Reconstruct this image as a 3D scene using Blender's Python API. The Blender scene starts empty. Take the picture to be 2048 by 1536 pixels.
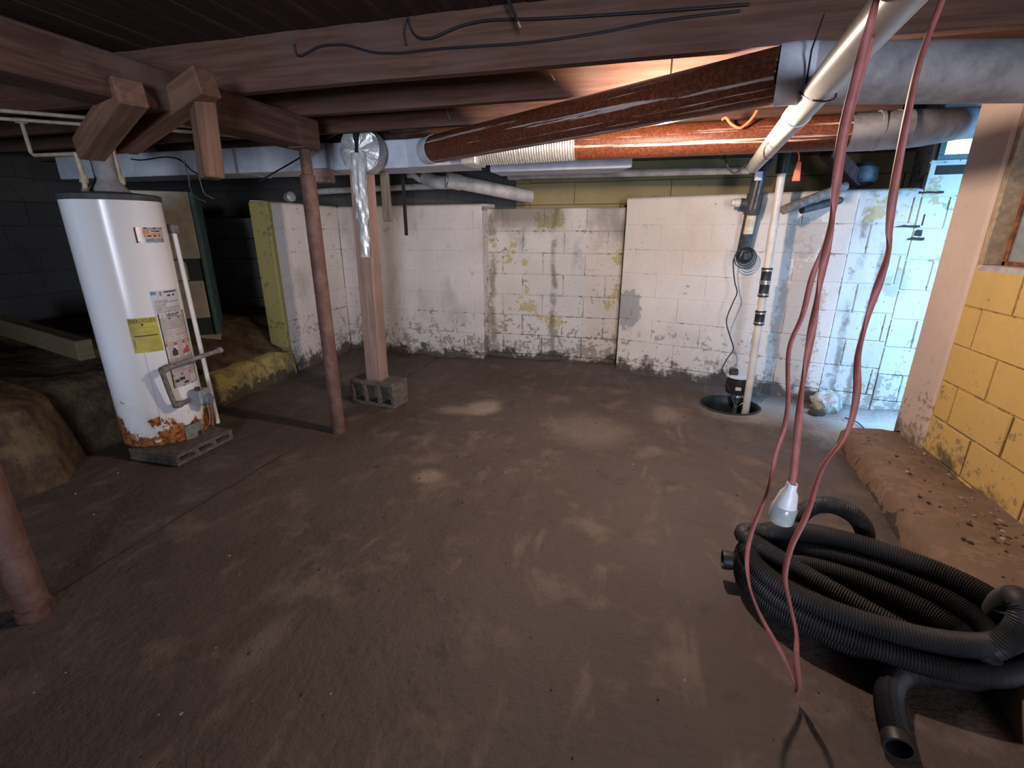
import bpy, bmesh, math, random
from mathutils import Vector, Matrix, noise as mnoise
random.seed(7)
sc = bpy.context.scene
COL = sc.collection
R = math.radians
PI = math.pi

# ------------------------------------------------------------------ camera, light, exposure
FPX, CX, CY, CAMH = 947.0, 1024.0, 768.0, 1.30
PITCH, YAW = R(18.0), R(15.0)
cam = bpy.data.cameras.new('camera')
cam.sensor_width = 36.0
cam.lens = FPX / 2048 * 36.0
cam.clip_start = 0.02
camo = bpy.data.objects.new('camera', cam)
camo.location = (0, 0, CAMH)
camo.rotation_euler = (PI / 2 - PITCH, 0, YAW)
COL.objects.link(camo)
sc.camera = camo
sc.view_settings.view_transform = 'Standard'
sc.view_settings.look = 'None'
sc.view_settings.exposure = 0.0
sc.view_settings.gamma = 1.0
sc.view_settings.use_curve_mapping = False
sc.cycles.use_denoising = True
sc.cycles.max_bounces = 8
sc.cycles.sample_clamp_indirect = 4.0

w = bpy.data.worlds.new('world')
sc.world = w
w.use_nodes = True
w.node_tree.nodes['Background'].inputs[0].default_value = (0.55, 0.68, 1.0, 1)
w.node_tree.nodes['Background'].inputs[1].default_value = 0.4

def area(name, loc, target, sx, sy, power, color):
    l = bpy.data.lights.new(name, 'AREA')
    l.shape = 'RECTANGLE'; l.size = sx; l.size_y = sy
    l.energy = power; l.color = color
    o = bpy.data.objects.new(name, l)
    o.location = loc
    d = Vector(target) - Vector(loc)
    o.rotation_euler = d.to_track_quat('-Z', 'Y').to_euler()
    COL.objects.link(o)
    return o

LAMP = (0.05, 2.34, 1.722)
pl = bpy.data.lights.new('bare_bulb_light', 'POINT')
pl.energy = 104.0; pl.color = (1.0, 0.79, 0.65); pl.shadow_soft_size = 0.035
plo = bpy.data.objects.new('bare_bulb_light', pl); plo.location = LAMP; COL.objects.link(plo)
# daylight from the stairwell door behind the camera, the nook door and the window well
area('daylight_stair_door', (1.95, -5.6, 1.10), (-0.8, 3.0, 1.2), 1.4, 1.8, 480.0, (0.74, 0.82, 1.0))
area('daylight_nook_door', (2.80, 2.70, 1.30), (1.60, 3.85, 0.45), 0.6, 1.2, 66.0, (0.25, 0.56, 1.0)).data.spread = R(120)
area('daylight_window_well', (1.99, 2.25, 1.66), (1.2, 2.6, 1.0), 0.5, 0.35, 9.0, (0.62, 0.76, 1.0))

# ------------------------------------------------------------------ pixel helpers (a ray met with a plane of the room)
_F = Vector((-math.sin(YAW) * math.cos(PITCH), math.cos(YAW) * math.cos(PITCH), -math.sin(PITCH)))
_R = Vector((math.cos(YAW), math.sin(YAW), 0))
_U = _R.cross(_F)
_C = Vector((0, 0, CAMH))
def ray(x, y): return _F + _R * ((x - CX) / FPX) - _U * ((y - CY) / FPX)
def atY(x, y, Y): d = ray(x, y); return _C + d * (Y / d.y)
def atX(x, y, X): d = ray(x, y); return _C + d * (X / d.x)
def atZ(x, y, Z=0.0): d = ray(x, y); return _C + d * ((Z - CAMH) / d.z)
def atD(x, y, D): d = ray(x, y); return _C + d * D       # D = depth along the view axis

# ------------------------------------------------------------------ materials
class G:
    def __init__(s, name, rough=0.8, metal=0.0, spec=0.5):
        m = bpy.data.materials.new(name); m.use_nodes = True
        s.m = m; s.t = m.node_tree; s.n = s.t.nodes; s.l = s.t.links
        s.b = s.n['Principled BSDF']
        s.b.inputs['Roughness'].default_value = rough
        s.b.inputs['Metallic'].default_value = metal
        s.b.inputs['Specular IOR Level'].default_value = spec
        s.geo = s.n.new('ShaderNodeNewGeometry')
        s.pos = s.geo.outputs['Position']
    def link(s, a, b): s.l.new(a, b)
    def setv(s, sock, v):
        if isinstance(v, bpy.types.NodeSocket): s.l.new(v, sock)
        else:
            if isinstance(v, tuple) and len(v) == 3 and sock.type == 'RGBA': v = v + (1,)
            sock.default_value = v
    def obj(s):
        return s.n.new('ShaderNodeTexCoord').outputs['Object']
    def mapping(s, vec, scale=(1, 1, 1), loc=(0, 0, 0)):
        n = s.n.new('ShaderNodeMapping'); s.l.new(vec, n.inputs[0])
        n.inputs['Scale'].default_value = scale; n.inputs['Location'].default_value = loc
        return n.outputs[0]
    def noise(s, scale, detail=4, rough=0.55, vec=None, dist=0.0, off=None):
        n = s.n.new('ShaderNodeTexNoise')
        v = vec if vec is not None else s.pos
        if off is not None: v = s.mapping(v, loc=(off, off * 1.7, off * 0.6))
        s.l.new(v, n.inputs['Vector'])
        n.inputs['Scale'].default_value = scale; n.inputs['Detail'].default_value = detail
        n.inputs['Roughness'].default_value = rough; n.inputs['Distortion'].default_value = dist
        return n.outputs[0]
    def math(s, op, a, b=0.0, clamp=False):
        n = s.n.new('ShaderNodeMath'); n.operation = op; n.use_clamp = clamp
        s.setv(n.inputs[0], a); s.setv(n.inputs[1], b)
        return n.outputs[0]
    def step(s, v, lo, hi):
        n = s.n.new('ShaderNodeMapRange'); n.interpolation_type = 'SMOOTHSTEP'
        s.l.new(v, n.inputs[0]); n.inputs[1].default_value = lo; n.inputs[2].default_value = hi
        return n.outputs[0]
    def mix(s, f, a, b, mode='MIX'):
        n = s.n.new('ShaderNodeMix'); n.data_type = 'RGBA'; n.blend_type = mode
        s.setv(n.inputs[0], f); s.setv(n.inputs[6], a); s.setv(n.inputs[7], b)
        return n.outputs[2]
    def sep(s, vec=None):
        n = s.n.new('ShaderNodeSeparateXYZ'); s.l.new(vec if vec is not None else s.pos, n.inputs[0]); return n.outputs
    def col(s, c): s.setv(s.b.inputs['Base Color'], c)
    def bump(s, h, strength=0.3, dist=0.01):
        n = s.n.new('ShaderNodeBump'); n.inputs['Strength'].default_value = strength
        n.inputs['Distance'].default_value = dist
        s.l.new(h, n.inputs['Height']); s.l.new(n.outputs[0], s.b.inputs['Normal'])

def simple(name, c, rough=0.6, metal=0.0, var=0.25, scale=30, bump=0.0, spec=0.5):
    g = G(name, rough, metal, spec)
    n = g.noise(scale, 5)
    f = g.step(n, 0.3, 0.7)
    d = tuple(x * (1 - var) for x in c); u = tuple(min(1, x * (1 + var * 0.6)) for x in c)
    g.col(g.mix(f, d, u))
    if bump: g.bump(n, bump, 0.005)
    return g.m

def painted(name, paint, under, dirt, off, yellow=0.0, peel=0.40, base=0.22, stain=0.35, speck=0.4, seam=0.0, paint2=None, streaks=(), topstain=None, patches=()):
    """old painted masonry: paint, worn-through patches, stains, dirt splashed up from the floor"""
    g = G(name, 0.85, spec=0.25)
    z = g.sep()[2]
    big = g.noise(1.6, 3, off=off)
    med = g.noise(7.5, 7, 0.68, off=off + 3)
    fine = g.noise(26, 6, 0.65, off=off + 5)
    c = g.mix(g.step(big, 0.35, 0.68), paint, paint2 or tuple(p * 0.86 for p in paint))
    c = g.mix(g.math('MULTIPLY', g.step(fine, 0.45, 0.75), 0.25), c, tuple(p * 0.7 for p in paint))
    if stain:
        s1 = g.step(g.noise(2.6, 5, 0.6, off=off + 9, vec=g.mapping(g.pos, (1, 1, 0.6))), 0.52, 0.72)
        c = g.mix(g.math('MULTIPLY', s1, stain), c, tuple(0.45 * p + 0.02 for p in under))
    if yellow:
        y = g.step(g.math('ADD', g.noise(3.4, 5, 0.6, off=off + 14), g.math('MULTIPLY', g.math('SUBTRACT', fine, 0.5), 0.35)), 0.64 - 0.16 * yellow, 0.67 - 0.16 * yellow)
        c = g.mix(g.math('MULTIPLY', y, 0.8), c, (0.40, 0.32, 0.13))
    if streaks or topstain or patches: sx = g.sep()[0]
    wob = g.math('MULTIPLY', g.math('SUBTRACT', g.noise(3.5, 5, 0.65, off=off + 40), 0.5), 0.16)
    for (xc, wd) in streaks:          # old leak marks running down the wall
        d = g.math('ABSOLUTE', g.math('ADD', g.math('SUBTRACT', sx, xc), wob))
        k = g.math('MULTIPLY', g.math('SUBTRACT', 1.0, g.step(d, wd * .2, wd)), g.step(g.noise(5, 5, 0.65, off=off + 44), 0.36, 0.56))
        c = g.mix(g.math('MULTIPLY', k, 0.7), c, (0.12, 0.10, 0.06))
    for (xc, zc, rx, rz, pc, pf) in patches:      # bare or rubbed places
        a = g.math('DIVIDE', g.math('SUBTRACT', sx, xc), rx); b = g.math('DIVIDE', g.math('SUBTRACT', z, zc), rz)
        d = g.math('ADD', g.math('SQRT', g.math('ADD', g.math('MULTIPLY', a, a), g.math('MULTIPLY', b, b))), g.math('ADD', g.math('MULTIPLY', wob, 7.0), g.math('MULTIPLY', g.math('SUBTRACT', fine, 0.5), 1.2)))
        c = g.mix(g.math('MULTIPLY', g.math('SUBTRACT', 1.0, g.step(d, 0.8, 1.0)), pf), c, pc)
    if topstain:
        k = g.math('MULTIPLY', g.step(g.math('ADD', z, g.math('MULTIPLY', wob, 1.6)), 1.22, 1.42), g.math('MULTIPLY', g.step(sx, topstain[0], topstain[0] + .1), g.math('SUBTRACT', 1.0, g.step(g.math('ADD', sx, wob), topstain[1] - .1, topstain[1] + .1))))
        c = g.mix(g.math('MULTIPLY', k, 0.7), c, (0.12, 0.10, 0.065))
    # worn patches get more frequent towards the splash zone
    low = g.math('SUBTRACT', 1.0, g.step(z, 0.05, base + 0.45))
    wear = g.math('ADD', g.math('MULTIPLY', g.math('ADD', med, fine), 0.5), g.math('MULTIPLY', low, 0.095))
    p = g.step(wear, 0.655 - 0.10 * peel, 0.675 - 0.10 * peel)
    c = g.mix(g.math('MULTIPLY', p, 0.8), c, under)
    if speck:
        sp = g.step(g.noise(48, 3, 0.5, off=off + 20), 0.70, 0.74)
        c = g.mix(g.math('MULTIPLY', sp, speck), c, (0.05, 0.04, 0.035))
    d = g.math('ADD', z, g.math('MULTIPLY', g.math('SUBTRACT', g.noise(7, 6, 0.65, off=off + 30), 0.5), 0.55))
    dm = g.math('SUBTRACT', 1.0, g.step(d, base * 0.25, base * 0.55))
    c = g.mix(g.math('MULTIPLY', dm, 0.92), c, dirt)
    if seam:
        c = g.mix(seam, c, tuple(x * 0.55 for x in under))
    g.col(c)
    h = g.math('ADD', g.math('MULTIPLY', fine, 0.5), g.math('MULTIPLY', p, -0.5))
    g.bump(h, 0.45, 0.006)
    return g.m

DIRT = (0.055, 0.042, 0.034)
CONC = (0.20, 0.175, 0.15)
M = {}
WHITE = (0.66, 0.595, 0.555)
M['white'] = painted('white_painted_block', WHITE, (0.26, 0.235, 0.20), DIRT, 1.0, yellow=0.0, peel=0.55, base=0.26, stain=0.35)
M['white_j'] = painted('white_painted_joint', (0.62, 0.56, 0.52), (0.13, 0.11, 0.09), DIRT, 1.0, peel=0.95, base=0.28, stain=0.4)
M['worn'] = painted('worn_white_block', (0.60, 0.54, 0.48), (0.25, 0.22, 0.18), DIRT, 4.0, yellow=0.30, peel=0.70, base=0.24, stain=0.6, streaks=((-1.46, .06), (-.83, .04)), topstain=(-1.5, -.75))
M['worn_j'] = painted('worn_white_joint', (0.52, 0.47, 0.41), (0.10, 0.085, 0.06), DIRT, 4.0, yellow=0.3, peel=1.25, base=0.26, stain=0.7, streaks=((-1.46, .06), (-.83, .04)), topstain=(-1.5, -.75))
CREAMP = ((-.09, .62, .12, .20, (0.30, 0.29, 0.285), 0.9), (1.18, .55, .16, .75, (0.42, 0.30, 0.225), 0.75), (1.16, 1.25, .14, .16, (0.36, 0.29, 0.24), 0.6))
M['cream'] = painted('cream_painted_block', (0.68, 0.61, 0.545), (0.28, 0.25, 0.21), DIRT, 8.0, yellow=0.0, peel=0.45, base=0.30, stain=0.15, patches=CREAMP)
M['cream_j'] = painted('cream_painted_joint', (0.64, 0.57, 0.50), (0.10, 0.08, 0.06), DIRT, 8.0, peel=1.0, base=0.32, stain=0.3, patches=CREAMP)
M['nook'] = painted('nook_white_block', (0.60, 0.59, 0.56), (0.30, 0.27, 0.23), (0.3, 0.28, 0.25), 12.0, yellow=0.15, peel=0.6, base=0.10, stain=0.3, speck=0.6, streaks=((1.475, .035), (1.60, .03)), patches=((1.86, 1.25, .07, .2, (0.55, 0.52, 0.36), .8), (1.72, .95, .08, .10, (0.36, 0.36, 0.36), .7)))
M['nook_j'] = painted('nook_joint', (0.58, 0.57, 0.54), (0.10, 0.085, 0.07), (0.2, 0.18, 0.15), 12.0, peel=1.1, base=0.10, stain=0.4, streaks=((1.475, .035), (1.60, .03)))
M['yellow'] = painted('yellow_painted_block', (0.68, 0.45, 0.15), (0.27, 0.22, 0.17), (0.13, 0.095, 0.06), 16.0, peel=0.36, base=0.30, stain=0.12, speck=0.3, paint2=(0.63, 0.43, 0.16))
M['yellow_j'] = painted('yellow_joint', (0.58, 0.385, 0.14), (0.20, 0.16, 0.11), (0.11, 0.08, 0.05), 16.4, peel=1.35, base=0.45, stain=0.3, seam=0.1)
M['pink'] = painted('pink_white_plaster', (0.76, 0.585, 0.49), (0.32, 0.23, 0.18), (0.16, 0.12, 0.07), 20.0, peel=0.28, base=0.42, stain=0.1, speck=0.2)
M['olive'] = painted('olive_painted_block', (0.37, 0.28, 0.135), (0.20, 0.18, 0.15), DIRT, 24.0, peel=0.5, base=0.001, stain=0.3, speck=0.2)
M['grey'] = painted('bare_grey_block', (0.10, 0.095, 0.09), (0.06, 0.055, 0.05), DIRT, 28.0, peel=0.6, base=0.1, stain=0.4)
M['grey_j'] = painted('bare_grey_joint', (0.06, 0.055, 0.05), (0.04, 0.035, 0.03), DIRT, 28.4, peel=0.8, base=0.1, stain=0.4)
M['mustard'] = painted('mustard_painted_masonry', (0.36, 0.285, 0.10), (0.17, 0.14, 0.08), DIRT, 33.0, peel=0.9, base=0.16, stain=0.4, speck=0.6)

def floor_mat():
    g = G('muddy_floor', 0.62, spec=0.35)
    big = g.noise(0.9, 4, 0.5, off=2)
    med = g.noise(4.5, 7, 0.62, off=6)
    fine = g.noise(38, 6, 0.7, off=9)
    c = g.mix(g.step(big, 0.3, 0.7), (0.088, 0.063, 0.054), (0.113, 0.084, 0.073))
    c = g.mix(g.math('MULTIPLY', g.step(med, 0.52, 0.70), 0.7), c, (0.19, 0.142, 0.115))
    c = g.mix(g.math('MULTIPLY', g.step(fine, 0.56, 0.72), 0.45), c, (0.05, 0.036, 0.028))
    # trowel-like streaks of drier silt
    st = g.noise(3.0, 5, 0.6, vec=g.mapping(g.pos, (2.6, 0.7, 1), (1, 4, 0)), dist=0.6)
    c = g.mix(g.math('MULTIPLY', g.step(st, 0.56, 0.72), 0.5), c, (0.215, 0.165, 0.13))
    xyz = g.sep()
    dk = g.step(g.noise(6, 7, 0.7, off=31), 0.56, 0.70)
    c = g.mix(g.math('MULTIPLY', dk, 0.6), c, (0.055, 0.040, 0.034))
    jl = g.math('ABSOLUTE', g.math('ADD', g.math('SUBTRACT', xyz[0], -2.03), g.math('MULTIPLY', g.math('SUBTRACT', med, 0.5), 0.05)))
    jm = g.math('MULTIPLY', g.math('SUBTRACT', 1.0, g.step(jl, 0.003, 0.010)), g.step(big, 0.35, 0.5))
    c = g.mix(g.math('MULTIPLY', jm, 0.8), c, (0.03, 0.022, 0.018))
    def blob(x, y, rx, ry, colr, f, wob=0.6):
        nonlocal c
        dx = g.math('DIVIDE', g.math('SUBTRACT', xyz[0], x), rx); dy = g.math('DIVIDE', g.math('SUBTRACT', xyz[1], y), ry)
        d = g.math('SQRT', g.math('ADD', g.math('MULTIPLY', dx, dx), g.math('MULTIPLY', dy, dy)))
        d = g.math('ADD', d, g.math('MULTIPLY', g.math('SUBTRACT', med, 0.5), wob * 2))
        d = g.math('ADD', d, g.math('MULTIPLY', g.math('SUBTRACT', fine, 0.5), wob)); k = g.math('SUBTRACT', 1.0, g.step(d, 0.35, 1.25))
        c = g.mix(g.math('MULTIPLY', k, f), c, colr)
    for (px, py, rx, ry, f) in ((965, 815, .15, .17, .95), (925, 822, .22, .09, .6), (860, 952, .10, .09, .6), (1335, 830, .13, .20, .45), (515, 1300, .06, .16, .25), (1180, 860, .30, .30, .3)):
        p = atZ(px, py); blob(p.x, p.y, rx, ry, (0.34, 0.27, 0.22), f)
    blob(1.75, 3.48, .62, .46, (0.50, 0.48, 0.45), 1.0, 0.4)       # cement skim in the nook
    blob(0.95, 3.72, .42, .32, (0.36, 0.34, 0.31), 0.85, 0.5)
    g.col(c)
    r = g.step(med, 0.3, 0.75)
    rr = g.n.new('ShaderNodeMapRange'); g.l.new(r, rr.inputs[0]); rr.inputs[3].default_value = 0.48; rr.inputs[4].default_value = 0.78
    g.l.new(rr.outputs[0], g.b.inputs['Roughness'])
    g.bump(g.math('ADD', g.math('MULTIPLY', med, 0.9), g.math('MULTIPLY', fine, 0.5)), 0.8, 0.03)
    return g.m
M['floor'] = floor_mat()

def dirt_mat():
    g = G('loose_dirt', 0.95, spec=0.1)
    a = g.noise(7, 7, 0.65); b = g.noise(40, 5, 0.65)
    c = g.mix(g.step(a, 0.35, 0.7), (0.06, 0.040, 0.030), (0.15, 0.105, 0.06))
    c = g.mix(g.math('MULTIPLY', g.step(b, 0.55, 0.7), 0.5), c, (0.03, 0.022, 0.018))
    g.col(c); g.bump(g.math('ADD', a, g.math('MULTIPLY', b, 0.4)), 0.8, 0.03)
    return g.m
M['dirt'] = dirt_mat()

def wood(name, c, axis='x', dark=0.5, dust=None):
    g = G(name, 0.85, spec=0.2)
    s = {'x': (1.2, 18, 18), 'y': (18, 1.2, 18), 'z': (18, 18, 1.2)}[axis]
    n = g.noise(2.2, 6, 0.6, vec=g.mapping(g.obj(), s), dist=0.5)
    b = g.noise(3, 4)
    cc = g.mix(g.step(n, 0.35, 0.68), tuple(x * dark for x in c), c)
    cc = g.mix(g.math('MULTIPLY', g.step(b, 0.45, 0.7), 0.45), cc, dust or tuple(x * 0.55 for x in c))
    g.col(cc); g.bump(n, 0.35, 0.004)
    return g.m
M['joist'] = wood('old_joist_wood', (0.155, 0.078, 0.055), 'x', 0.6, (0.115, 0.085, 0.085))
M['plank'] = wood('subfloor_wood', (0.085, 0.045, 0.04), 'y', 0.5)
M['girder'] = wood('girder_wood', (0.13, 0.065, 0.048), 'y', 0.5, (0.22, 0.19, 0.16))
M['post'] = wood('post_wood', (0.31, 0.205, 0.165), 'z', 0.7)
M['stub'] = wood('cut_lumber', (0.20, 0.105, 0.068), 'z', 0.6)
M['grey_wood'] = wood('weathered_wood', (0.22, 0.18, 0.15), 'z', 0.6)
M['plank_end'] = wood('pale_board', (0.17, 0.13, 0.075), 'x', 0.7)

def rusty(name, c1, c2, scale=12, thr=(0.4, 0.65), rough=0.7, metal=0.0):
    g = G(name, rough, metal, 0.4)
    n = g.noise(scale, 6, 0.65, vec=g.obj())
    g.col(g.mix(g.step(n, *thr), c1, c2)); g.bump(n, 0.3, 0.004)
    return g.m
M['pole'] = rusty('rusty_pole_paint', (0.10, 0.046, 0.034), (0.155, 0.088, 0.07))
M['dark_rust'] = rusty('dark_rust', (0.055, 0.03, 0.024), (0.14, 0.065, 0.042), 18)
M['rust'] = rusty('rust', (0.10, 0.038, 0.018), (0.34, 0.13, 0.045), 20)
M['galv'] = rusty('galvanised_sheet', (0.50, 0.54, 0.62), (0.66, 0.70, 0.77), 9, (0.3, 0.7), 0.55, 0.0)
M['galv_dirty'] = rusty('dusty_duct_sheet', (0.20, 0.20, 0.22), (0.40, 0.39, 0.40), 7, (0.3, 0.65), 0.65, 0.2)
M['paper'] = None
def paper_mat():
    """brown paper-faced insulation with pale lengthwise streaks"""
    g = G('brown_duct_facing', 0.45, spec=0.3)
    uv = g.n.new('ShaderNodeTexCoord').outputs['UV']
    s = g.sep(uv)
    n1 = g.noise(1.0, 6, 0.7, vec=g.mapping(uv, (3.0, 75, 1)))
    n2 = g.noise(1.0, 3, 0.5, vec=g.mapping(uv, (0.55, 19, 1), (3, 7, 0)))
    fl = g.step(g.math('ADD', g.math('MULTIPLY', n1, 0.40), g.math('MULTIPLY', n2, 0.75)), 0.655, 0.675)
    sp = g.noise(70, 4, 0.6)
    c = g.mix(g.step(sp, 0.4, 0.65), (0.10, 0.028, 0.016), (0.18, 0.056, 0.022))
    c = g.mix(g.math('MULTIPLY', fl, 0.85), c, (0.62, 0.52, 0.47))
    g.col(c); g.bump(g.math('ADD', sp, fl), 0.2, 0.003)
    return g.m
M['paper'] = paper_mat()
def flex_mat():
    g = G('silver_flex', 0.35, 0.6)
    n = g.noise(30, 4, vec=g.mapping(g.pos, (6, 1, 1)))
    g.col(g.mix(g.step(n, 0.35, 0.65), (0.55, 0.55, 0.53), (0.80, 0.80, 0.77)))
    return g.m
M['flex'] = flex_mat()
def foil_mat():
    g = G('crumpled_foil', 0.42, 0.5)
    g.col((0.74, 0.74, 0.73)); g.bump(g.noise(22, 3, 0.5), 0.5, 0.006)
    return g.m
M['foil'] = foil_mat()
def tank_mat():
    g = G('white_enamel', 0.22, spec=0.5)
    z = g.sep()[2]
    n = g.noise(9, 7, 0.65, off=4); f = g.noise(40, 5, 0.6)
    bx = g.noise(2.2, 3, 0.5, off=8)
    hi = g.math('ADD', z, g.math('MULTIPLY', g.math('SUBTRACT', 0.5, g.math('ADD', g.math('MULTIPLY', n, 0.75), g.math('MULTIPLY', bx, 0.25))), 1.1))
    k = g.math('SUBTRACT', 1.0, g.step(hi, 0.185, 0.235))
    rc = g.mix(g.step(f, 0.38, 0.62), (0.10, 0.030, 0.012), (0.42, 0.15, 0.035))
    halo = g.math('SUBTRACT', 1.0, g.step(hi, 0.18, 0.36))
    c = g.mix(g.math('MULTIPLY', halo, 0.35), (0.80, 0.80, 0.82), (0.66, 0.52, 0.36))
    c = g.mix(k, c, rc)
    g.col(c)
    r = g.n.new('ShaderNodeMapRange'); g.l.new(k, r.inputs[0]); r.inputs[3].default_value = 0.2; r.inputs[4].default_value = 0.9
    g.l.new(r.outputs[0], g.b.inputs['Roughness'])
    return g.m
M['tank'] = tank_mat()
M['pvc'] = simple('white_pvc', (0.60, 0.58, 0.55), 0.4, var=0.15, scale=8)
M['pvc_dirty'] = simple('dusty_pvc', (0.46, 0.43, 0.41), 0.6, var=0.3, scale=9)
M['cpvc'] = simple('tan_pipe', (0.45, 0.36, 0.27), 0.5, var=0.2)
M['black'] = simple('black_plastic', (0.018, 0.019, 0.022), 0.42, var=0.3)
M['hose'] = simple('black_corrugated_plastic', (0.020, 0.019, 0.022), 0.62, var=0.35, scale=14)
M['rubber'] = simple('black_rubber', (0.012, 0.013, 0.016), 0.5)
M['wire'] = simple('black_cable', (0.015, 0.014, 0.018), 0.6)
M['abs'] = simple('dusty_black_pipe', (0.05, 0.056, 0.06), 0.6, var=0.6, scale=18)
M['cord'] = simple('faded_red_cord', (0.34, 0.105, 0.092), 0.55, var=0.2)
M['orange'] = simple('orange_plastic', (0.75, 0.20, 0.09), 0.55, var=0.15)
M['steel'] = simple('steel', (0.5, 0.5, 0.52), 0.35, 0.8, var=0.2)
M['iron'] = rusty('grey_iron_pipe', (0.13, 0.115, 0.11), (0.24, 0.20, 0.18), 25)
M['alum'] = simple('grey_cast_valve', (0.30, 0.31, 0.32), 0.5, 0.3)
M['copper'] = simple('dull_copper_tube', (0.38, 0.19, 0.12), 0.45, 0.5)
M['furnace'] = simple('beige_enamel', (0.36, 0.33, 0.26), 0.55, var=0.2, scale=10)
M['teal'] = simple('teal_enamel', (0.055, 0.12, 0.115), 0.5, var=0.2)
M['teal_dark'] = simple('dark_teal_interior', (0.02, 0.035, 0.036), 0.6)
M['cinder'] = simple('cinder_block_grey', (0.115, 0.09, 0.077), 0.95, var=0.4, scale=35, bump=0.6)
M['footing'] = painted('earthy_footing', (0.23, 0.15, 0.105), (0.165, 0.11, 0.078), DIRT, 40.0, peel=0.9, base=0.001, stain=0.4)
M['lab_yellow'] = simple('yellow_label', (0.50, 0.43, 0.06), 0.6, var=0.25, scale=12)
M['lab_grey'] = simple('grey_label', (0.43, 0.38, 0.37), 0.5, var=0.1)
M['lab_white'] = simple('white_label', (0.56, 0.56, 0.60), 0.5, var=0.08)
M['lab_cream'] = simple('cream_label', (0.62, 0.54, 0.50), 0.5, var=0.08)
M['ink'] = simple('black_ink', (0.04, 0.035, 0.035), 0.6)
M['ink_soft'] = simple('grey_ink', (0.25, 0.23, 0.24), 0.6)
M['ink_red'] = simple('red_ink', (0.48, 0.06, 0.075), 0.6, var=0.1)
M['ink_blue'] = simple('blue_ink', (0.09, 0.25, 0.50), 0.6, var=0.1)
M['ink_orange'] = simple('orange_ink', (0.62, 0.24, 0.14), 0.6, var=0.1)
M['badge'] = simple('silver_badge', (0.42, 0.40, 0.44), 0.3, 0.5, var=0.2, scale=14)
M['badge_pink'] = simple('peach_badge_field', (0.62, 0.46, 0.36), 0.5, var=0.1)
M['clear'] = None
g_ = G('clear_plastic', 0.25); g_.col((0.62, 0.70, 0.72)); g_.b.inputs['Transmission Weight'].default_value = 0.55; M['clear'] = g_.m
M['plug_white'] = simple('milky_plug', (0.72, 0.73, 0.76), 0.4, var=0.08)
M['stone'] = simple('pale_chips', (0.36, 0.30, 0.25), 0.9, var=0.4, scale=60)
M['clod'] = simple('dark_clods', (0.035, 0.026, 0.022), 0.95)
M['cement'] = simple('pale_cement', (0.50, 0.48, 0.45), 0.9, var=0.25, scale=14, bump=0.4)
g_ = G('window_glass', 0.08); g_.col((0.72, 0.78, 0.80)); g_.b.inputs['Transmission Weight'].default_value = 0.9; M['glass'] = g_.m
g_ = G('daylit_pane'); g_.col((0.8, 0.9, 1.0)); g_.b.inputs['Emission Color'].default_value = (0.72, 0.88, 1.0, 1); g_.b.inputs['Emission Strength'].default_value = 2.2; M['daylit'] = g_.m
g_ = G('sump_water', 0.04, spec=0.8); g_.col((0.012, 0.014, 0.018)); M['water'] = g_.m
g_ = G('glowing_bulb'); g_.b.inputs['Emission Color'].default_value = (1.0, 0.82, 0.66, 1); g_.b.inputs['Emission Strength'].default_value = 30; M['bulb'] = g_.m

# ------------------------------------------------------------------ object helpers
def link(name, me, mats, parent=None, smooth=False):
    if not isinstance(mats, (list, tuple)): mats = [mats]
    if not me.materials:
        for m in mats: me.materials.append(m)
    o = bpy.data.objects.new(name, me); COL.objects.link(o)
    if parent is not None: o.parent = parent
    if smooth:
        for p in me.polygons: p.use_smooth = True
    return o

def empty(name, loc=(0, 0, 0), rz=0.0):
    o = bpy.data.objects.new(name, None); o.location = loc; o.rotation_euler = (0, 0, rz)
    o.empty_display_size = 0.05
    COL.objects.link(o); return o

def tag(o, label, cat=None, group=None, kind=None):
    o['label'] = label
    if cat: o['category'] = cat
    if group: o['group'] = group
    if kind: o['kind'] = kind
    return o
def thing(name, label, cat, loc=(0, 0, 0), rz=0.0, group=None):
    return tag(empty(name, loc, rz), label, cat, group)
def struct(o, label):
    return tag(o, label, None, None, 'structure')

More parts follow.
